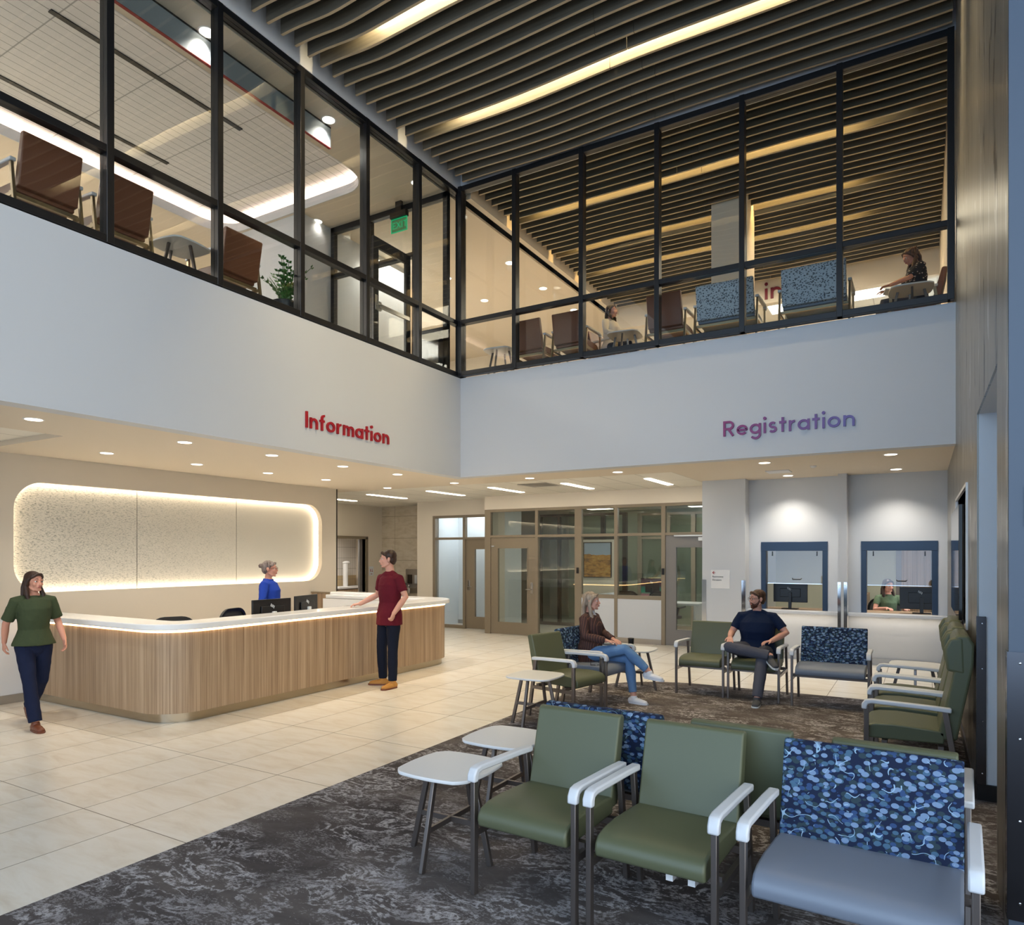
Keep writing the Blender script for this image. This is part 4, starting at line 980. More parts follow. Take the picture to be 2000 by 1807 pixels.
# ------------------------------------------------------------------ chairs
def chair(kind='chair', w=0.58, up=None, seatm=None, backm=None, armm=None, legm=None, name='guest_chair', clips=False):
    """faces local -Y; origin on the floor between the legs"""
    o = empty(name, (0, 0, 0)); h = w / 2; iw = h - 0.035
    up = up or M['green']; seatm = seatm or up; backm = backm or up; armm = armm or M['armwhite']; legm = legm or M['leg']
    prof = [(0.20, 0.365), (0.21, 0.455), (0.1, 0.465), (-0.12, 0.475), (-0.24, 0.468), (-0.295, 0.452), (-0.322, 0.425), (-0.328, 0.395), (-0.318, 0.362), (-0.29, 0.355)]
    MB().prism(prof, 'x', -iw, iw).build('seat', seatm, o, bevel=0.012, seg=3)
    tall = kind == 'tall'
    if not tall:
        bp = [(0.175, 0.43), (0.285, 0.845), (0.293, 0.862), (0.31, 0.868), (0.345, 0.862), (0.352, 0.845), (0.262, 0.40), (0.20, 0.395)]
        MB().prism(bp, 'x', -iw, iw).build('backrest', backm, o, bevel=0.010, seg=3)
    else:
        bp = [(0.16, 0.43), (0.25, 0.86), (0.27, 0.98), (0.245, 1.04), (0.25, 1.12), (0.285, 1.165), (0.35, 1.16), (0.385, 1.10), (0.38, 0.95), (0.28, 0.40), (0.20, 0.395)]
        MB().prism(bp, 'x', -iw, iw).build('backrest', backm, o, bevel=0.018, seg=3)
        for s in (-1, 1):
            MB().prism([(0.215, 0.90), (0.20, 1.06), (0.235, 1.135), (0.32, 1.15), (0.33, 0.88)], 'x', min(s * (iw + 0.005), s * (iw - 0.06)), max(s * (iw + 0.005), s * (iw - 0.06))).build('headrest_wing', backm, o, bevel=0.02, seg=3)
    for s in (-1, 1):
        x = s * h
        MB().ribbon([(x, 0.245, 0.622), (x, 0.10, 0.630), (x, -0.265, 0.640), (x, -0.298, 0.633), (x, -0.312, 0.610), (x, -0.314, 0.578)], [0.034, 0.032, 0.032, 0.034, 0.038, 0.036], 0.05, nrm=(1, 0, 0)).build('armrest', armm, o, bevel=0.008, seg=2)
        MB().ribbon([(x, -0.300, 0.60), (x, -0.300, 0.0)], 0.036, 0.026, nrm=(1, 0, 0)).build('leg', legm, o, bevel=0.003)
        MB().ribbon([(x, 0.205, 0.615), (x, 0.30, 0.0)], 0.038, 0.026, nrm=(1, 0, 0)).build('leg', legm, o, bevel=0.003)
        MB().ribbon([(x, -0.29, 0.315), (x, 0.25, 0.315)], 0.035, 0.024, nrm=(1, 0, 0)).build('side_rail', legm, o)
    for y_ in (-0.18, 0.18): MB().box(-h, h, y_ - 0.018, y_ + 0.018, 0.32, 0.355).build('cross_rail', legm, o)
    if clips:
        for x in (0.07, 0.17): MB().box(x - 0.016, x + 0.016, -0.24, -0.19, 0.30, 0.345).build('seat_clip', M['white'], o)
    return o

def table_proto():
    o = empty('side_table', (0, 0, 0)); pts = []
    n = 9; hw = 0.235
    # square with gently bowed sides and rounded corners
    for k in range(4):
        a0 = PI / 2 * k
        for j in range(-n, n + 1):
            t = j / n; u = t * (hw - 0.03); b = hw + 0.022 * (1 - t * t)
            x, y = b, u
            if abs(t) > 0.93: x -= 0.012
            pts.append((x * math.cos(a0) - y * math.sin(a0), x * math.sin(a0) + y * math.cos(a0)))
    MB().prism(pts, 'z', 0.502, 0.522).build('table_top', M['white'], o, bevel=0.006, seg=3)
    for k in range(4):
        a = PI / 2 * k; c, s = math.cos(a), math.sin(a)
        MB().ribbon([(0.15 * c, 0.15 * s, 0.505), (0.27 * c, 0.27 * s, 0.0)], 0.032, 0.024, nrm=(-s, c, 0)).build('leg', M['leg'], o, bevel=0.003)
    MB().ribbon([(-0.218, 0, 0.215), (0.218, 0, 0.215)], 0.018, 0.03).ribbon([(0, -0.218, 0.215), (0, 0.218, 0.215)], 0.018, 0.03).build('stretcher', M['leg'], o)
    return o

def place(proto, used, loc, rz, label, cat, group):
    o = copy_tree(proto) if used.get(proto.name) else proto
    used[proto.name] = True
    o.location = loc; o.rotation_euler = (0, 0, rz); tag(o, label, cat, group); return o
U = {}
gc = chair(); gcc = chair(clips=True)
lv = chair(w=0.79, seatm=M['greyseat'], backm=M['leafblue'], name='wide_guest_chair', clips=True)
lv2 = chair(w=0.79, seatm=M['greyseat'], backm=M['leafblue'], name='wide_guest_chair')
tc = chair('tall', w=0.61, name='high_back_chair')
A = -0.045
place(gc, U, (-1.676, 3.275, 0.008), A, 'green vinyl armchair in the near row, beside the white tables', 'chair', 'chairs of the near row')
place(gcc, U, (-1.02, 3.25, 0.008), A, 'green vinyl armchair in the near row, between its green twin and the patterned seat', 'chair', 'chairs of the near row')
place(lv, U, (-0.218, 3.21, 0.008), A, 'wide seat with leaf-patterned back and blue-grey cushion in the near row', 'chair', 'chairs of the near row')
place(lv2, U, (-1.56, 4.02, 0.008), PI + A, 'wide leaf-patterned seat facing away, back to back with the near green armchairs', 'chair', 'chairs facing away')
place(gc, U, (-0.79, 4.01, 0.008), PI + A, 'green armchair facing away, showing only its dark top edge behind the near row gap', 'chair', 'chairs facing away')
place(gc, U, (-0.10, 3.97, 0.008), PI + A, 'green armchair facing away behind the near patterned seat, by the metal wall', 'chair', 'chairs facing away')
place(gc, U, (-2.367, 8.90, 0.008), 0.0, 'empty green armchair facing the camera beside the seated man', 'chair', 'chairs of the far row')
place(gc, U, (-1.73, 8.91, 0.008), 0.0, 'green armchair the man in navy is sitting in', 'chair', 'chairs of the far row')
place(lv2, U, (-0.90, 8.87, 0.008), 0.02, 'wide leaf-patterned seat with blue-grey cushion in the far row, below the service windows', 'chair', 'chairs of the far row')
place(gc, U, (-3.32, 6.84, 0.008), PI / 2 - 0.20, 'green armchair turned toward the metal wall, in front of the seated woman', 'chair', 'chairs of the left side')
place(lv2, U, (-3.35, 7.66, 0.008), PI / 2 - 0.10, 'wide leaf-patterned seat the woman in the striped blazer is sitting on', 'chair', 'chairs of the left side')
for k, (y, w_) in enumerate(((6.20, 'nearest the camera'), (6.89, 'the middle one of three'), (7.57, 'furthest from the camera'))):
    place(tc, U, (-0.06, y, 0.008), -PI / 2, 'high-back green chair with winged headrest along the metal wall, ' + w_, 'chair', 'high-back chairs along the metal wall')
tb = table_proto()
for (x, y, rz), l in zip([(-2.35, 3.30, 0.0), (-2.40, 4.02, 0.0), (-3.38, 6.22, 0.0), (-3.20, 8.62, 0.05), (-0.06, 8.95, 0.0)],
                         ['white-topped side table closest to the camera, at the end of the near row', 'white-topped side table just behind the closest one, partly hidden by the green armchair',
                          'white-topped side table in front of the left-hand green armchair, at the carpet edge', 'white-topped side table holding the dark tumbler', 'white-topped side table in the corner beyond the high-back chairs']):
    place(tb, U, (x, y, 0.008), rz, l, 'side table', 'white-topped side tables')
# tumbler
tm = empty('travel_tumbler', (-3.22, 8.50, 0.53), 0, 'dark travel tumbler with a copper base on the side table beside the seated woman', 'tumbler')
MB().lathe([(0.031, 0.0), (0.034, 0.004), (0.036, 0.032)]).build('base', mat('copper', (150, 84, 44), 0.35, 0.6), tm, smooth='angle')
MB().lathe([(0.0365, 0.032), (0.039, 0.12), (0.039, 0.13)]).build('cup', M['plastic'], tm, smooth='angle')
MB().lathe([(0.041, 0.13), (0.041, 0.142), (0.034, 0.148)]).build('lid', M['plastic'], tm, smooth='angle')
# eyeglasses on the seat
eg = tag(MB().ribbon([(-0.06 + 0.028 * math.cos(q * PI / 6), 0.024 * math.sin(q * PI / 6), 0.004) for q in range(12)], 0.004, 0.004, closed=True)
    .ribbon([(0.01 + 0.028 * math.cos(q * PI / 6), 0.024 * math.sin(q * PI / 6), 0.004) for q in range(12)], 0.004, 0.004, closed=True)
    .limb([(-0.09, 0, 0.006), (-0.07, 0.1, 0.02)], [0.003, 0.003], n=6).limb([(0.04, 0, 0.006), (0.02, 0.1, 0.02)], [0.003, 0.003], n=6).build('eyeglasses', M['steel_dark'], None, (-3.18, 7.36, 0.484), 0.6), 'folded glasses lying on the blue-grey seat beside the seated woman', 'glasses')

# ---- upstairs furniture
bc = chair(up=M['brown'], legm=M['leg_pale'], name='brown_guest_chair')
bw = chair(w=0.85, seatm=M['greyseat'], backm=M['leafpale'], legm=M['leg_pale'], name='wide_patterned_chair')
Z = Z2 - 0.018
for (x, y, rz), l in zip([(-7.23, 3.40, -PI / 2), (-7.23, 4.11, -PI / 2), (-7.23, 5.50, -PI / 2), (-5.50, 10.13, PI), (-4.77, 10.13, PI), (-3.22, 10.13, PI), (-0.06, 11.0, -PI / 2), (-4.52, 11.0, PI / 2 - 0.2)],
                         ['brown upstairs chair nearest the left edge of the photo, back to the glass', 'brown upstairs chair behind the first tall mullion, back to the glass', 'brown upstairs chair beside the potted plant, back to the glass',
                          'brown upstairs chair first past the corner, beside the small table', 'brown upstairs chair between the corner pair and the dark-haired woman', 'brown upstairs chair beside the first patterned backrest', 'brown upstairs chair the curly-haired woman sits in', 'brown upstairs chair the dark-haired woman sits in']):
    place(bc, U, (x, y, Z), rz, l, 'chair', 'brown chairs on the upper floor')
for x, l in ((-2.36, 'wide chair with pale leaf-patterned back upstairs, next to the brown chair'), (-1.22, 'wide chair with pale leaf-patterned back upstairs, nearer the curly-haired woman')):
    place(bw, U, (x, 10.13, Z), PI, l, 'chair', 'patterned chairs on the upper floor')
for (x, y), l in zip([(-7.12, 4.83), (-6.12, 10.05), (-4.0, 10.30), (-0.12, 10.40)], ['white side table upstairs between two brown chairs by the left glazing', 'white side table upstairs just past the corner mullion', 'white side table upstairs in front of the dark-haired woman', 'white side table upstairs in front of the curly-haired woman']):
    place(tb, U, (x, y, Z), 0.1, l, 'side table', 'white side tables on the upper floor')
bk = empty('open_book', (-0.27, 10.45, Z + 0.525), 0.2, 'open white book on the upstairs table in front of the curly-haired woman', 'book')
MB().prism([(-0.16, 0.03), (-0.01, 0.004), (0.0, 0.0), (0.0, -0.0), (-0.16, 0.02)], 'y', -0.11, 0.11).build('left_page', M['white'], bk)
MB().prism([(0.16, 0.03), (0.01, 0.004), (0.0, 0.0), (0.16, 0.02)], 'y', -0.11, 0.11).build('right_page', M['white'], bk)

# potted plant
pp = empty('potted_plant', (-7.02, 6.22, Z), 0, 'leafy green plant in a dark round pot upstairs beside the brown chair', 'plant')
MB().lathe([(0.12, 0), (0.17, 0.12), (0.19, 0.29), (0.175, 0.30), (0.165, 0.27)]).build('pot', mat('dark_pot', (36, 40, 48), 0.4), pp, smooth='angle')
MB().lathe([(0.0, 0.25), (0.165, 0.255)]).build('soil', M['darkvoid'], pp)
lf = MB(); st = MB(); rnd = random.Random(3)
for k in range(22):
    a = rnd.uniform(0, 2 * PI); sp = rnd.uniform(0.05, 0.30); hh = rnd.uniform(0.32, 0.62)
    pts = [Vector((0.05 * math.cos(a), 0.05 * math.sin(a), 0.25))]
    for q in range(1, 8):
        f = q / 7; pts.append(Vector(((0.05 + sp * f * f) * math.cos(a), (0.05 + sp * f * f) * math.sin(a), 0.25 + hh * (f - 0.12 * f * f))))
    st.limb(pts, [0.008 - 0.0007 * q for q in range(8)], n=6)
    for q in range(1, 8):
        for s in (-1, 1):
            t_ = (pts[q] - pts[q - 1]).normalized(); side = Vector((-math.sin(a), math.cos(a), 0)) * s
            d = (side * 0.8 + t_ * 0.7 + Vector((0, 0, rnd.uniform(-0.1, 0.2)))).normalized(); L_ = rnd.uniform(0.06, 0.09) * (1 - 0.3 * q / 8); wv = d.cross(t_).cross(d).normalized() * 0.02
            b = pts[q]; nn = d.cross(wv).normalized() * 0.004
            lf.add([b, b + d * L_ * 0.45 + wv + nn, b + d * L_, b + d * L_ * 0.45 - wv + nn, b + d * L_ * 0.5 - nn], [(0, 1, 4), (1, 2, 4), (2, 3, 4), (3, 0, 4), (0, 3, 2, 1)])
leafm = mat('glossy_leaf', (52, 98, 48), 0.3); t = NT(leafm); t.color(t.ramp(t.noise(t.obj(), 14, 3, 0.6), [(0.35, (34, 76, 38)), (0.65, (84, 134, 66))]))
st.build('stems', mat('plant_stem', (70, 104, 52), 0.5), pp, smooth=True); lf.build('foliage', leafm, pp)

# black storefront upstairs with an open door
YS = 9.30
bs = empty('window_10', kind='structure')
for a, b, zz in ((-9.30, -9.22, 7.70), (-8.42, -8.34, 7.70), (-7.42, -7.34, 7.70), (-6.78, -6.70, 7.70)):
    MB().box(a, b, YS, YS + 0.09, Z2 - 0.01, zz).build('post', M['black'], bs)
MB().box(-9.3, -6.7, YS, YS + 0.09, 7.60, 7.70).build('head_rail', M['black'], bs)
MB().box(-9.3, -7.34, YS, YS + 0.09, 6.78, 6.86).build('transom', M['black'], bs)
MB().box(-9.3, -8.4, YS, YS + 0.09, Z2 - 0.01, Z2 + 0.1).build('sill_rail', M['black'], bs)
MB().box(-7.4, -6.7, YS, YS + 0.09, 5.42, 5.49).build('mid_rail', M['black'], bs)
MB().box(-7.4, -6.7, YS, YS + 0.06, Z2, 5.42).build('lower_panel', M['glass_dark'] if 'glass_dark' in M else M['screen'], bs)
for a, b, z0, z1 in ((-9.22, -8.42, Z2 + 0.1, 6.78), (-9.22, -8.42, 6.86, 7.6), (-8.34, -7.42, 6.86, 7.6), (-7.34, -6.78, 5.49, 7.6)):
    MB().box(a, b, YS + 0.04, YS + 0.048, z0, z1).build('pane', M['glass'], bs)
od = empty('door_7', (-7.46, YS - 0.02, 0), 0, kind='structure')
W_ = 0.92
MB().plate([(-W_, Z2 + 0.01), (0, Z2 + 0.01), (0, 6.78), (-W_, 6.78)], [[(-W_ + 0.12, Z2 + 0.22), (-0.12, Z2 + 0.22), (-0.12, 6.62), (-W_ + 0.12, 6.62)]], 'x', -0.022, 0.022).build('door_leaf', M['black'], od)
MB().box(-0.004, 0.004, -W_ + 0.12, -0.12, Z2 + 0.22, 6.62).build('pane', M['glass'], od)
MB().box(0.03, 0.07, -W_ + 0.10, -0.08, 5.66, 5.72).box(0.02, 0.05, -W_ + 0.08, -W_ + 0.16, 5.62, 5.76).build('push_bar', M['steel'], od)
MB().cbox((0.028, -W_ + 0.06, 5.74), (0.014, 0.05, 0.24)).build('lock_plate', M['steel'], od, bevel=0.006)
MB().limb([(0.03, -W_ + 0.06, 5.70), (0.07, -W_ + 0.06, 5.70), (0.075, -W_ + 0.15, 5.70)], [0.009] * 3, n=8).build('lever', M['steel'], od, smooth=True)
ex = empty('exit_sign', (-7.60, 9.18, 7.60), 0, 'green edge-lit exit sign hanging upstairs above the open black door', 'exit sign')
MB().box(-0.17, 0.17, -0.04, 0.04, -0.17, -0.07).box(-0.06, 0.06, -0.03, 0.03, -0.07, 0.1).build('housing', M['steel_dark'], ex)
MB().box(-0.165, 0.165, -0.004, 0.004, -0.40, -0.17).build('acrylic_panel', glass('green_tinted_acrylic', (0.45, 0.75, 0.6), 1.0), ex)
MB().ribbon([(-0.165, 0, -0.18), (0.165, 0, -0.18), (0.165, 0, -0.40), (-0.165, 0, -0.40)], 0.012, 0.012, nrm=(0, 1, 0), closed=True).build('glowing_edge', M['exitgreen'], ex)
text_mesh('EXIT', 0.16, M['exitgreen'], ex, (-0.145, -0.008, -0.345), (PI / 2, 0, 0))
hp = empty('hanging_panel', (-7.10, 6.1, 7.55), 0, 'long grey panel with a thin red lower edge hanging from the upper ceiling', 'ceiling panel')
MB().box(-0.03, 0.0, -2.2, 1.0, -0.14, 0.15).build('face', mat('grey_blue_panel', (140, 148, 156), 0.4), hp)
MB().box(-0.035, 0.005, -2.2, 1.0, -0.147, -0.14).build('red_edge', mat('red_edge', (150, 30, 30), 0.5), hp)
MB().box(-0.035, 0.005, -2.2, 1.0, 0.13, 0.15).build('top_rail', M['plastic'], hp)
area_light('upper_room_added_fill', (-10.0, 12.5, 7.6), (0, 0, 0), 2.5, 4, 200, (1, 0.91, 0.80))  # unseen area light added to brighten the upper-left rooms
area_light('upper_lounge_added_fill', (-12.6, 3.8, 7.65), (0, 0, 0), 1.6, 4, 170, (1, 0.92, 0.82))  # added fill, bounces off the floor to lift the lounge ceiling
area_light('upper_checkin_added_fill', (-3.2, 14.6, 7.7), (0, 0, 0), 4, 2, 70, (1, 0.86, 0.66))  # extra area light added below the far baffles, no fixture
for x, y in ((-2.75, 17.1), (-4.4, 17.1), (-1.0, 17.1)):
    o = empty('troffer_light', (x, y, 7.45), 0, 'bright square ceiling light beyond the upstairs header, %s' % {-2.75: 'between the patterned backrests', -4.4: 'behind the dark-haired woman', -1.0: 'toward the curly-haired woman'}[x], 'ceiling light', 'ceiling lights beyond the header')
    MB().box(-0.3, 0.3, -0.3, 0.3, -0.01, 0).build('lens', M['ceilpanel'], o)
# ------------------------------------------------------------------ people
wr_tex = bpy.data.textures.new('cloth_folds', 'CLOUDS'); wr_tex.noise_scale = 0.09; wr_tex.noise_depth = 2
def skinned(mb, name, m, parent, vox=0.006, it=4, fold=0.0):
    me = bpy.data.meshes.new(name); me.from_pydata([tuple(v) for v in mb.v], [], mb.f)
    bm = bmesh.new(); bm.from_mesh(me); bmesh.ops.recalc_face_normals(bm, faces=bm.faces); bm.to_mesh(me); bm.free()
    o = bpy.data.objects.new(name, me); COL.objects.link(o)
    r = o.modifiers.new('r', 'REMESH'); r.mode = 'VOXEL'; r.voxel_size = vox
    if it: s = o.modifiers.new('s', 'SMOOTH'); s.factor = 0.5; s.iterations = it
    if fold:
        d = o.modifiers.new('d', 'DISPLACE'); d.texture = wr_tex; d.strength = fold; d.mid_level = 0.5; d.texture_coords = 'LOCAL'
        s = o.modifiers.new('s2', 'SMOOTH'); s.factor = 0.5; s.iterations = 1
    bpy.context.view_layer.update()
    ev = o.evaluated_get(bpy.context.evaluated_depsgraph_get())
    nm = bpy.data.meshes.new_from_object(ev); o.modifiers.clear(); o.data = nm; bpy.data.meshes.remove(me)
    nm.materials.clear(); nm.materials.append(m); nm.polygons.foreach_set('use_smooth', [True] * len(nm.polygons))
    o.parent = parent; return o

V = Vector
def lerp(a, b, t): return V(a) * (1 - t) + V(b) * t
def hand(mb, w, d, n, sgn, curl=0.35, k=1.0):
    """w wrist, d finger direction, n palm normal (side the fingers curl to), sgn which side the thumb is"""
    w, d, n = V(w), V(d).normalized(), V(n); n = (n - d * n.dot(d)).normalized(); l = d.cross(n) * sgn
    mb.limb([w - d * 0.01, w + d * 0.03, w + d * 0.085 * k], [(0.026, 0.019), (0.034, 0.016), (0.039, 0.013)], side=l, n=12)
    for off, L, dd in ((0.029, 0.068, 0.12), (0.0095, 0.077, 0.03), (-0.0105, 0.070, -0.05), (-0.029, 0.054, -0.14)):
        p = w + d * 0.082 * k + l * off * k; a = 0.0; pts = [p]
        for q, fr in enumerate((0.42, 0.32, 0.26)):
            a += curl * (0.8 + 0.3 * q) * (1.0 + 0.15 * (off < 0))
            u = (d + l * dd).normalized() * math.cos(a) + n * math.sin(a); pts.append(pts[-1] + u * L * fr * k)
        mb.limb(pts, [0.0093, 0.0088, 0.0082, 0.0074], n=8)
    tb = w + d * 0.028 + l * 0.026; t1 = tb + (l * 0.62 + d * 0.7 + n * 0.28).normalized() * 0.038; t2 = t1 + (l * 0.25 + d * 0.9 + n * 0.35).normalized() * 0.032
    mb.limb([tb, t1, t2], [0.0135, 0.0105, 0.0088], n=8)

STAND = dict(pelvis=(0, 0, 0.93), chest=(0, 0.015, 1.27), neck=(0, 0.02, 1.475), head=(0, -0.005, 1.605), sh=(0.18, 0.02, 1.392),
             hip=((-0.088, 0, 0.90), (0.088, 0, 0.90)), kn=((-0.10, -0.015, 0.50), (0.10, -0.015, 0.50)), an=((-0.105, 0.02, 0.085), (0.105, 0.02, 0.085)))
SIT = dict(pelvis=(0, 0.02, 0.585), chest=(0, 0.03, 0.90), neck=(0, 0.03, 1.11), head=(0, 0.0, 1.24), sh=(0.18, 0.03, 1.028),
           hip=((-0.09, -0.02, 0.565), (0.09, -0.02, 0.565)), kn=((-0.10, -0.43, 0.55), (0.10, -0.43, 0.55)), an=((-0.10, -0.45, 0.085), (0.10, -0.45, 0.085)))

def person(label, loc, rz, base, S, sc=1.0, vox=0.006):
    J = dict(base); J.update(S); o_loc = loc
    J.setdefault('toe', ((0, -1, 0), (0, -1, 0))); gd = J.get('girth', 1.0); fem = J.get('fem', False)
    MM = Matrix.Scale(sc, 4)
    def nb():
        m = MB(); m.M = MM; return m
    X = V(J.get('axis', (1, 0, 0))).normalized()
    pel, che, nek, hd = V(J['pelvis']), V(J['chest']), V(J['neck']), V(J['head'])
    shw, shy, shz = J['sh']; shw = min(shw, 0.165) if fem else shw
    up = (nek - che).normalized(); smid = V((0, shy, shz)) + V((nek.x, 0, 0))
    SH = J.get('shoulders') or (smid - X * shw, smid + X * shw)
    SH = (V(SH[0]), V(SH[1])); EL = [V(p) for p in J['el']]; WR = [V(p) for p in J['wr']]
    HP = [V(p) for p in J['hip']]; KN = [V(p) for p in J['kn']]; AN = [V(p) for p in J['an']]
    wa = lerp(pel, che, 0.45); F = V((0, -1, 0))
    hw = (0.152 if fem else 0.155) * gd; ww = (0.108 if fem else 0.138) * gd; cw = (0.130 if fem else 0.160) * gd
    def torso(m, e, low=0.10, cl=False):
        pts = [pel - V((0, 0, low * (1.0 if cl else 0.6))), pel + V((0, 0, 0.01)), wa, lerp(wa, che, 0.55) + F * (0.012 if fem else 0.004 + 0.05 * (gd - 1)), che + V((0, 0, 0.03)) + F * (0.018 if fem else 0.0), lerp(SH[0], SH[1], 0.5) + V((0, 0, 0.0)), lerp(SH[0], SH[1], 0.5) + V((0, 0, 0.040 if cl else 0.045))]
        rr = [(hw * 0.86, 0.105), (hw, 0.118 * gd), (ww, 0.098 * gd), (lerp((ww, 0, 0), (cw, 0, 0), 0.6).x, 0.112 * gd), (cw, 0.118 * gd), (shw * 0.86, 0.088), (shw * 0.44, 0.064)]
        if cl: rr[0] = (hw + 0.026, 0.130 * gd); rr[1] = (hw + 0.016, 0.126 * gd)
        m.limb(pts, [(a + e, b + e) for a, b in rr], side=X, n=24, c0=not cl, c1=not cl)
    def arm(m, i, e, fr=1.0):
        s, el, w = SH[i], EL[i], WR[i]; k = (0.92 if fem else 1.0) * (1 + 0.15 * (gd - 1))
        if fr <= 1.0:
            end = lerp(s, el, fr); m.limb([lerp(s, lerp(SH[0], SH[1], 0.5), 0.3), s, lerp(s, el, fr * 0.5), end], [0.052 * k + e, 0.051 * k + e, 0.048 * k + e, 0.044 * k + e], n=14, c1=e == 0)
        else:
            end = lerp(el, w, fr - 1)
            m.limb([lerp(s, lerp(SH[0], SH[1], 0.5), 0.3), s, lerp(s, el, 0.5), el, lerp(el, end, 0.4), end], [0.052 * k + e, 0.051 * k + e, 0.046 * k + e, 0.040 * k + e, 0.040 * k + e, 0.028 * k + e * 1.2], n=14, c1=e == 0)
    def leg(m, i, e, fr=1.0, cuff=1.0):
        h, k_, a = HP[i], KN[i], AN[i]; g = 1 + 0.45 * (gd - 1)
        end = lerp(k_, a, fr)
        m.limb([h, lerp(h, k_, 0.4), k_, lerp(k_, a, 0.32), end], [0.086 * g + e, 0.076 * g + e, 0.054 + e, 0.054 * g + e, 0.036 + e * cuff], n=16, c1=e == 0)
    # ---- one continuous body
    o = None; m = nb(); torso(m, 0.0)
    m.limb([nek - V((0, 0, 0.04)), nek, lerp(nek, hd, 0.55)], [0.060, 0.052 * (0.92 if fem else 1.05), 0.050 * (0.92 if fem else 1.05)], n=16)
    for i in (0, 1): m.limb([nek - V((0, 0, 0.030)), SH[i] + V((0, 0, -0.012))], [0.038, 0.038], n=14)
    for i in (0, 1):
        arm(m, i, 0.0, 2.0); leg(m, i, 0.0)
        d, n, c = J['hand'][i]; hand(m, WR[i], d, n, J.get('thumb', (1, -1))[i], c)
        td = V(J['toe'][i]).normalized(); sd_ = td.cross(V((0, 0, 1))).normalized(); dn_ = td.cross(sd_); dn_ = -dn_ if dn_.z > 0 else dn_; m.limb([AN[i], AN[i] + td * 0.045 + dn_ * 0.048, AN[i] + td * 0.13 + dn_ * 0.060], [0.034, 0.024, 0.014], n=12)
    RH = Matrix.Rotation(J.get('yaw', 0), 3, 'Z') @ Matrix.Rotation(J.get('pitch', 0), 3, 'X') @ Matrix.Rotation(J.get('roll', 0), 3, 'Y')
    def h(p): return hd + RH @ V(p)
    def hl(mm, pts, r, n=10): mm.limb([h(p) for p in pts], r, n=n)
    def he(mm, c, r, nu=16, nv=12): mm.ell(h(c), r, RH, nu, nv)
    jw = 0.86 if fem else 1.0
    he(m, (0, 0.014, 0.036), (0.074, 0.093, 0.080), 20, 14); he(m, (0, -0.020, -0.030), (0.060 * jw, 0.066, 0.076), 18, 14)
    he(m, (0, -0.052, -0.083), (0.032 * jw, 0.026, 0.022)); he(m, (0, -0.071, -0.096), (0.017, 0.012, 0.011))
    hl(m, [(-0.052 * jw, 0.006, -0.055), (-0.036, -0.045, -0.088)], [0.017, 0.014]); hl(m, [(0.052 * jw, 0.006, -0.055), (0.036, -0.045, -0.088)], [0.017, 0.014])
    hl(m, [(0, -0.080, 0.018), (0, -0.097, -0.012), (0, -0.104, -0.024)], [0.0075, 0.0085, 0.0095]); he(m, (0, -0.1045, -0.0265), (0.0105, 0.0095, 0.0085))
    for sx in (-1, 1):
        he(m, (sx * 0.010, -0.094, -0.029), (0.0075, 0.009, 0.006)); he(m, (sx * 0.034, -0.061, -0.024), (0.024, 0.018, 0.024))
        hl(m, [(sx * 0.047, -0.066, 0.027), (sx * 0.022, -0.080, 0.029), (sx * 0.006, -0.084, 0.026)], [0.008, 0.0085, 0.006])
        he(m, (sx * 0.075, 0.010, -0.006), (0.009, 0.019, 0.030)); hl(m, [(sx * 0.078, 0.020, 0.016), (sx * 0.082, 0.026, 0.0), (sx * 0.077, 0.010, -0.030)], [0.006, 0.006, 0.006], 8)
        hl(m, [(sx * 0.045, -0.072, 0.012), (sx * 0.031, -0.0815, 0.0165), (sx * 0.018, -0.079, 0.012)], [0.0045, 0.005, 0.0045], 8)
    hl(m, [(-0.020, -0.082, -0.052), (0, -0.090, -0.049), (0.020, -0.082, -0.052)], [0.006, 0.0075, 0.006], 8); hl(m, [(-0.017, -0.081, -0.063), (0, -0.088, -0.064), (0.017, -0.081, -0.063)], [0.006, 0.0075, 0.006], 8)
    body = skinned(m, 'person', J['skin'], None, vox, 3)
    body.location = loc; body.rotation_euler = (0, 0, rz); tag(body, label, 'person'); P = body
    # ---- face details
    e = nb()
    for sx in (-1, 1): he(e, (sx * 0.031, -0.0700, 0.0080), (0.0116, 0.0116, 0.0108), 12, 10)
    eo = e.build('eyes', M['eyewhite'], P, smooth=True)
    e = nb()
    for sx in (-1, 1): he(e, (sx * 0.0305, -0.0787, 0.0075), (0.0066, 0.0035, 0.0062), 10, 8)
    e.build('iris', M['iris'], eo, smooth=True)
    e = nb(); hl(e, [(-0.019, -0.0865, -0.0535), (-0.005, -0.0975, -0.0505), (0.005, -0.0975, -0.0505), (0.019, -0.0865, -0.0535)], [0.0022, 0.0036, 0.0036, 0.0022], 8)
    hl(e, [(-0.017, -0.0865, -0.060), (0, -0.096, -0.0625), (0.017, -0.0865, -0.060)], [0.0022, 0.0042, 0.0022], 8); e.build('lips', M['lip'], P, smooth=True)
    e = nb()
    for sx in (-1, 1): hl(e, [(sx * 0.048, -0.0765, 0.033), (sx * 0.034, -0.087, 0.038), (sx * 0.014, -0.0905, 0.035)], [0.0022, 0.0034, 0.0028], 8)
    e.build('eyebrows', J['hairm'], P, smooth=True)
    # ---- hair
    hm = nb(); st = J['hair']; rnd = random.Random(len(label))
    he(hm, (0, 0.026, 0.046), (0.081, 0.092, 0.081), 22, 16); he(hm, (0, 0.058, 0.0), (0.070, 0.058, 0.070))
    if st != 'short': hl(hm, [(-0.06, -0.055, 0.055), (-0.02, -0.070, 0.088), (0.03, -0.068, 0.086), (0.066, -0.045, 0.050)], [0.014, 0.016, 0.016, 0.013])
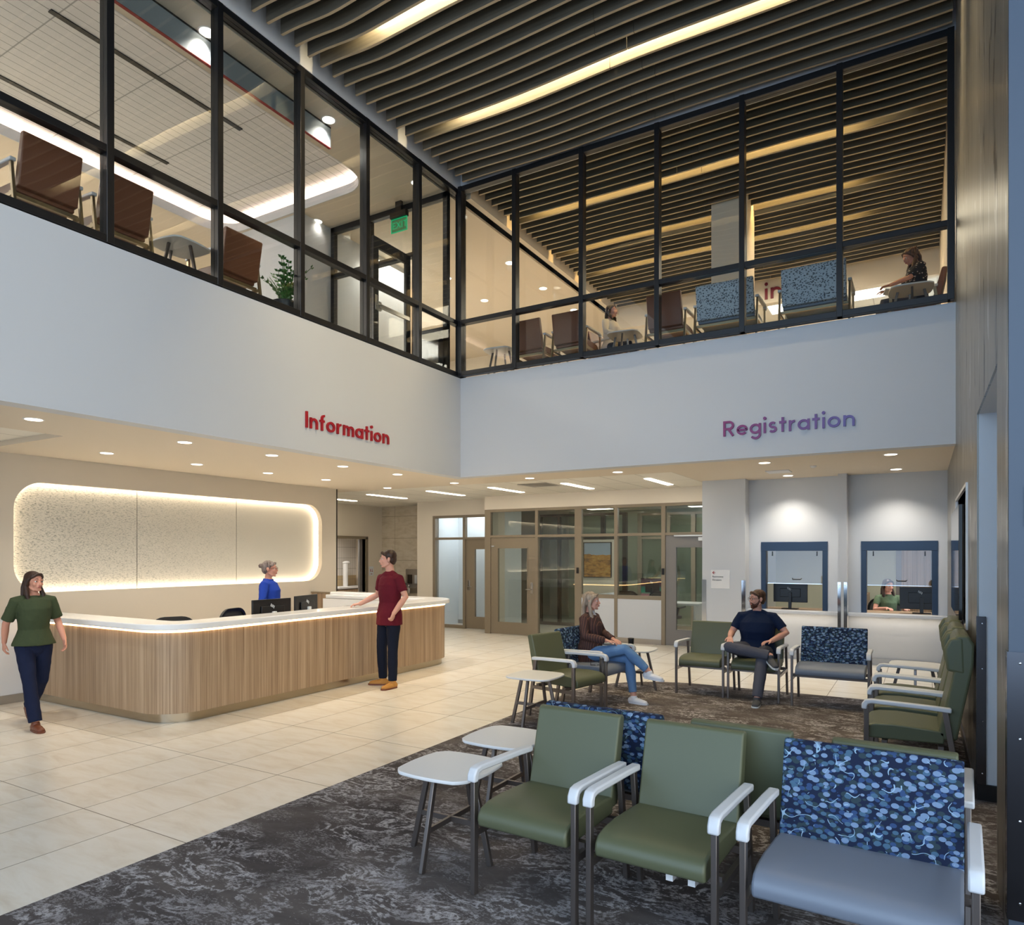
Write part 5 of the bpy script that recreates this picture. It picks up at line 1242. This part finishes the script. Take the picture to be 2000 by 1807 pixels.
    if st == 'short':
        hl(hm, [(-0.058, -0.050, 0.062), (-0.02, -0.068, 0.088), (0.025, -0.070, 0.086), (0.058, -0.048, 0.062)], [0.014, 0.018, 0.018, 0.014])
        for sx in (-1, 1): hl(hm, [(sx * 0.070, -0.020, 0.05), (sx * 0.073, -0.012, 0.02), (sx * 0.071, -0.014, -0.004)], [0.014, 0.009, 0.005])
        he(hm, (0, 0.068, -0.045), (0.050, 0.030, 0.030))
    if st == 'long' or st == 'curly':
        ln = J.get('hairlen', 0.30)
        hm.limb([h((0, 0.07, 0.04)), h((0, 0.094, -0.06)), h((0, 0.080, -0.06)) + V((0, 0.015, -ln * 0.45)), h((0, 0.075, -0.06)) + V((0, 0.015, -ln))], [(0.07, 0.035), (0.082, 0.035), (0.090, 0.030), (0.055, 0.012)], side=RH @ V((1, 0, 0)), n=18)
        for sx in (-1, 1):
            q = h((sx * 0.078, 0.02, -0.05)); f = RH @ V((0, -1, 0))
            hm.limb([h((sx * 0.052, -0.045, 0.075)), h((sx * 0.078, -0.008, 0.02)), q, q + V((0, 0, -ln * 0.45)) + f * 0.035 + (RH @ V((sx * 0.012, 0, 0))), q + V((0, 0, -ln)) + f * 0.06], [0.018, 0.020, 0.026, 0.027, 0.010], n=12)
        if st == 'curly':
            for q in range(70):
                a = rnd.uniform(0, 2 * PI); zz = rnd.uniform(-0.22, 0.08)
                if -2.4 < a - 3 * PI / 2 < 0.75 - 0 and math.sin(a) < -0.45: continue
                hm.ell(h((0.085 * math.cos(a), 0.03 + 0.085 * math.sin(a), zz)), (0.022, 0.022, 0.026), None, 8, 6)
    if st == 'bun':
        he(hm, (0, 0.122, 0.048), (0.036, 0.032, 0.034)); hl(hm, [(0.02, 0.13, 0.07), (0.0, 0.155, 0.05), (-0.02, 0.14, 0.02)], [0.012, 0.010, 0.008]); hl(hm, [(0, 0.075, 0.06), (0, 0.11, 0.05)], [0.04, 0.028])
        for sx in (-1, 1): hl(hm, [(sx * 0.072, -0.03, 0.045), (sx * 0.077, -0.012, 0.01), (sx * 0.072, -0.022, -0.03)], [0.012, 0.007, 0.003], 8)
    skinned(hm, 'hair', J['hairm'], P, 0.0065, 3, 0.008)
    if J.get('beard'):
        bm_ = nb(); he(bm_, (0, -0.042, -0.078), (0.054, 0.046, 0.036)); he(bm_, (0, -0.066, -0.100), (0.033, 0.024, 0.026))
        for sx in (-1, 1): hl(bm_, [(sx * 0.064, -0.004, -0.012), (sx * 0.060, -0.018, -0.045), (sx * 0.045, -0.045, -0.075)], [0.008, 0.013, 0.020]); hl(bm_, [(0, -0.093, -0.041), (sx * 0.024, -0.082, -0.052), (sx * 0.030, -0.074, -0.072)], [0.006, 0.008, 0.010], 8)
        skinned(bm_, 'beard', J['beard'], P, 0.0055, 2, 0.006)
    if J.get('glasses'):
        g = nb()
        for sx in (-1, 1):
            g.ribbon([h((sx * 0.033 + 0.022 * math.cos(q * PI / 8), -0.099 + 0.004 * abs(math.cos(q * PI / 8)), 0.006 + 0.018 * math.sin(q * PI / 8))) for q in range(16)], 0.003, 0.003, nrm=RH @ V((0, -1, 0)), closed=True)
            hl(g, [(sx * 0.055, -0.095, 0.010), (sx * 0.076, -0.04, 0.010), (sx * 0.080, 0.012, 0.006)], [0.002] * 3, 6)
        hl(g, [(-0.011, -0.100, 0.010), (0.011, -0.100, 0.010)], [0.002, 0.002], 6)
        g.build('glasses', J['glasses'], P)
    # ---- clothes
    c = nb(); torso(c, 0.017 + J.get('loose', 0), J.get('hem', 0.14), True)
    for i in (0, 1): arm(c, i, 0.010 + J.get('loose', 0) * 0.6, J.get('sleeve', 0.62))
    c.limb([nek - V((0, 0, 0.06)), nek - V((0, -0.002, 0.022))], [0.090, 0.066], n=20, c1=False)
    for i in (0, 1): c.limb([nek - V((0, 0, 0.030)), SH[i] + V((0, 0, -0.012))], [0.048, 0.048], n=14)
    if J.get('collar'): c.limb([nek - V((0, 0, 0.04)), nek - V((0, 0.004, 0.006))], [0.078, 0.067], n=18, c1=False)
    if J.get('skirt'):   # loose jacket tail
        c.limb([pel + V((0, 0, 0.08)), pel - V((0, 0, 0.03))], [(hw + 0.03, 0.15), (hw + 0.035, 0.155)], side=X, n=24)
    top = skinned(c, J.get('topname', 'shirt'), J['top'], P, vox, 3, J.get('foldamp', 0.012))
    if J.get('inner'):
        c = nb(); c.limb([lerp(pel, che, 0.35) + V((0, -0.085, 0)), che + V((0, -0.108, 0.02)), lerp(SH[0], SH[1], 0.5) + V((0, -0.072, 0.01)), nek + V((0, -0.03, -0.01))], [(0.030, 0.030), (0.050, 0.040), (0.045, 0.030), (0.04, 0.035)], side=X, n=14)
        skinned(c, 'blouse', J['inner'], P, 0.007, 2)
    c = nb()
    c.limb([pel + V((0, 0, 0.07)), pel, lerp(HP[0], HP[1], 0.5) - V((0, 0, 0.02))], [(ww + 0.02, 0.10 * gd + 0.012), (hw + 0.008, 0.125 * gd), (hw * 0.95, 0.115)], side=X, n=22)
    for i in (0, 1): leg(c, i, 0.012, J.get('trfr', 0.97), J.get('cuff', 1.6))
    skinned(c, 'trousers', J['bottom'], P, vox, 3, 0.012)
    for i in (0, 1):
        td = V(J['toe'][i]).normalized(); a = AN[i]; sd = td.cross(V((0, 0, 1))).normalized() if abs(td.z) < 0.95 else V((1, 0, 0)); dn = td.cross(sd).normalized()
        if dn.z > 0: dn = -dn
        s = nb(); R_ = Matrix((sd, -td, -dn)).transposed()
        s.limb([a - td * 0.035 + dn * 0.045, a + td * 0.07 + dn * 0.052, a + td * 0.155 + dn * 0.058], [(0.043, 0.042), (0.048, 0.040), (0.040, 0.026)], side=sd, n=14)
        s.limb([a + dn * (-0.012 if J.get('boot') else 0.012), a + dn * 0.045], [0.045, 0.048], n=14)
        sh_ = skinned(s, 'shoe', J['shoe'], P, 0.006, 3)
        q = nb(); q.prism([], 'z', 0, 0) if False else None
        pts = [(-0.036, -0.05), (0.036, -0.05), (0.044, 0.03), (0.048, 0.10), (0.040, 0.165), (0.018, 0.192), (-0.018, 0.192), (-0.040, 0.165), (-0.048, 0.10), (-0.044, 0.03)]
        base_ = a + dn * 0.064
        vs = [base_ + sd * x_ + td * y_ for x_, y_ in pts] + [base_ + dn * 0.020 + sd * x_ + td * y_ for x_, y_ in pts]; n_ = len(pts)
        q.add(vs, [(k, (k + 1) % n_, n_ + (k + 1) % n_, n_ + k) for k in range(n_)] + [tuple(range(n_ - 1, -1, -1)), tuple(range(n_, 2 * n_))])
        q.build('sole', J.get('sole', J['shoe']), sh_)
        if J.get('laces'):
            q = nb()
            for k in range(4): q.limb([a + td * (0.035 + 0.022 * k) + sd * 0.022 + dn * (0.008 + 0.008 * k), a + td * (0.04 + 0.022 * k) - sd * 0.022 + dn * (0.008 + 0.008 * k)], [0.0035, 0.0035], n=6)
            q.build('laces', J['laces'], sh_)
    return P

dnw = (0, 0, -1)
person('man in a maroon t-shirt and dark jeans standing with one hand on the counter', (-6.07, 7.13, 0), -0.22, STAND, dict(
    skin=M['skin_a'], hairm=M['hair_dark'], hair='short', top=M['maroon'], bottom=M['denim_dark'], shoe=M['tan_boot'], sole=M['brown_shoe'], laces=M['brown_shoe'], boot=True,
    yaw=-0.62, pitch=0.02, sleeve=0.70, hem=0.13, loose=0.002, neck=(-0.01, 0.02, 1.50), head=(-0.02, -0.01, 1.635),
    el=((-0.31, 0.05, 1.17), (0.255, 0.06, 1.16)), wr=((-0.44, -0.14, 1.05), (0.225, -0.10, 0.96)), hand=(((-0.6, -0.75, -0.1), dnw, 0.45), ((-0.15, -0.35, -0.95), (-0.9, -0.3, 0), 1.15)), thumb=(-1, 1),
    kn=((-0.12, -0.03, 0.50), (0.10, -0.02, 0.50)), an=((-0.16, 0.02, 0.085), (0.12, -0.04, 0.085)), toe=((-0.75, -0.65, 0), (0.15, -1, 0))), 1.03)
person('woman in a moss green top and navy trousers walking past the desk', (-7.80, 3.66, 0), 1.45, STAND, dict(
    fem=True, skin=M['skin_b'], hairm=M['hair_dark'], hair='long', hairlen=0.20, top=M['moss'], bottom=M['navy_trouser'], shoe=M['brown_shoe'], loose=0.02, sleeve=0.85, hem=0.02, cuff=2.6,
    yaw=0.3, el=((-0.235, 0.10, 1.15), (0.245, 0.03, 1.16)), wr=((-0.22, 0.20, 0.94), (0.25, -0.14, 0.96)), hand=(((0, 0.1, -1), (1, 0, 0), 0.4), ((0.05, -0.3, -1), (-1, 0, 0), 0.35)),
    kn=((-0.09, -0.14, 0.51), (0.085, 0.03, 0.49)), an=((-0.07, -0.26, 0.085), (0.08, 0.36, 0.17)), toe=((0, -1, 0.0), (0, -0.8, -0.6))), 0.915)
person('woman with grey-streaked bun and glasses in a royal blue shirt behind the counter', (-7.66, 6.52, 0), 2.15, STAND, dict(
    fem=True, skin=M['skin_b'], hairm=M['hair_grey'], hair='bun', glasses=M['brown_shoe'], top=M['royal'], collar=True, loose=0.012, bottom=M['navy_trouser'], shoe=M['brown_shoe'], sleeve=1.9, yaw=0.05,
    el=((-0.25, 0.03, 1.16), (0.25, 0.03, 1.16)), wr=((-0.22, -0.12, 0.95), (0.22, -0.12, 0.95)), hand=(((0, -0.5, -0.8), (1, 0, 0), 0.3), ((0, -0.5, -0.8), (-1, 0, 0), 0.3))), 0.965)
person('long-haired woman in sage green sitting behind the second service window', (-0.50, 13.75, 0), 0.42, SIT, dict(
    fem=True, skin=M['skin_a'], hairm=M['hair_dark'], hair='long', hairlen=0.24, top=M['sage'], bottom=M['navy_trouser'], shoe=M['brown_shoe'], sleeve=0.6, yaw=0.15, pitch=0.05,
    el=((-0.25, -0.06, 0.82), (0.25, -0.08, 0.82)), wr=((-0.14, -0.30, 0.86), (0.16, -0.30, 0.86)), hand=(((0.2, -1, 0), dnw, 0.3), ((-0.2, -1, 0), dnw, 0.3)), thumb=(-1, 1)), 0.97, 0.008)
person('blonde woman in a striped brown blazer and jeans seated with legs crossed', (-3.44, 7.76, 0.0), PI / 2 - 0.02, SIT, dict(
    fem=True, skin=M['skin_a'], hairm=M['hair_blond'], hair='long', hairlen=0.36, top=M['blazer'], topname='blazer', inner=M['whitecloth'], skirt=True, collar=True, loose=0.010, bottom=M['jeans'], shoe=M['white_shoe'], laces=M['whitecloth'], sleeve=1.92, cuff=1.0, trfr=0.88, foldamp=0.016,
    yaw=0.30, hip=((-0.09, -0.02, 0.575), (0.09, -0.02, 0.565)), kn=((-0.02, -0.46, 0.665), (0.07, -0.47, 0.53)), an=((0.06, -0.74, 0.40), (0.01, -0.56, 0.088)), toe=((0.05, -0.93, -0.10), (-0.1, -0.95, 0)),
    el=((-0.235, -0.02, 0.82), (0.235, -0.04, 0.82)), wr=((-0.10, -0.245, 0.765), (0.06, -0.27, 0.765)), hand=(((0.45, -0.8, -0.15), dnw, 0.4), ((-0.5, -0.75, -0.1), dnw, 0.4)), thumb=(-1, 1)), 0.955)
person('bearded man with glasses in a navy shirt seated with one ankle on his knee', (-1.76, 9.0, 0.0), 0.10, SIT, dict(
    girth=1.30, skin=M['skin_a'], hairm=M['hair_brown'], hair='short', beard=M['beard'], glasses=M['steel_dark'], top=M['navy_shirt'], bottom=M['grey_trouser'], shoe=M['dark_shoe'], sole=M['frost'], laces=M['plastic'], sleeve=0.72, hem=0.10, loose=0.004,
    sh=(0.195, 0.03, 1.012), yaw=-0.95, pitch=0.04, hip=((-0.10, -0.02, 0.575), (0.10, -0.02, 0.565)), kn=((-0.30, -0.40, 0.655), (0.10, -0.45, 0.545)), an=((0.20, -0.50, 0.585), (0.06, -0.66, 0.088)), toe=((0.45, -0.72, -0.35), (-0.05, -1, 0)), cuff=2.2,
    el=((-0.31, -0.02, 0.80), (0.35, -0.01, 0.82)), wr=((-0.30, -0.26, 0.765), (0.19, -0.21, 0.735)), hand=(((0.1, -0.9, -0.28), (0, -0.25, -1), 0.22), ((-0.75, -0.6, -0.12), (0, -0.1, -1), 0.3)), thumb=(-1, 1)), 0.965)
person('dark-haired woman in a white cardigan sitting upstairs by a small table', (-4.50, 10.98, Z), PI / 2 - 0.2, SIT, dict(
    fem=True, skin=M['skin_a'], hairm=M['hair_dark'], hair='long', hairlen=0.12, top=M['whitecloth'], topname='cardigan', inner=M['moss'], bottom=M['navy_trouser'], shoe=M['plastic'], sleeve=1.9, yaw=0.1, pitch=-0.1, loose=0.008,
    el=((-0.25, -0.04, 0.82), (0.25, -0.04, 0.82)), wr=((-0.12, -0.24, 0.74), (0.12, -0.24, 0.74)), hand=(((0.3, -0.9, 0), dnw, 0.3), ((-0.3, -0.9, 0), dnw, 0.3)), thumb=(-1, 1)), 0.95, 0.008)
person('curly-haired woman in a black floral top reading upstairs at a small table', (-0.08, 11.0, Z), -PI / 2 + 0.25, SIT, dict(
    fem=True, skin=M['skin_b'], hairm=M['hair_brown'], hair='curly', hairlen=0.26, top=M['dress'], bottom=M['grey_trouser'], shoe=M['plastic'], sleeve=0.9, yaw=0.15, pitch=0.45, loose=0.01,
    head=(0, -0.06, 1.22), el=((-0.25, -0.12, 0.84), (0.25, -0.12, 0.84)), wr=((-0.12, -0.34, 0.80), (0.12, -0.34, 0.80)), hand=(((0.2, -0.9, -0.1), dnw, 0.3), ((-0.2, -0.9, -0.1), dnw, 0.3)), thumb=(-1, 1)), 0.95, 0.008)
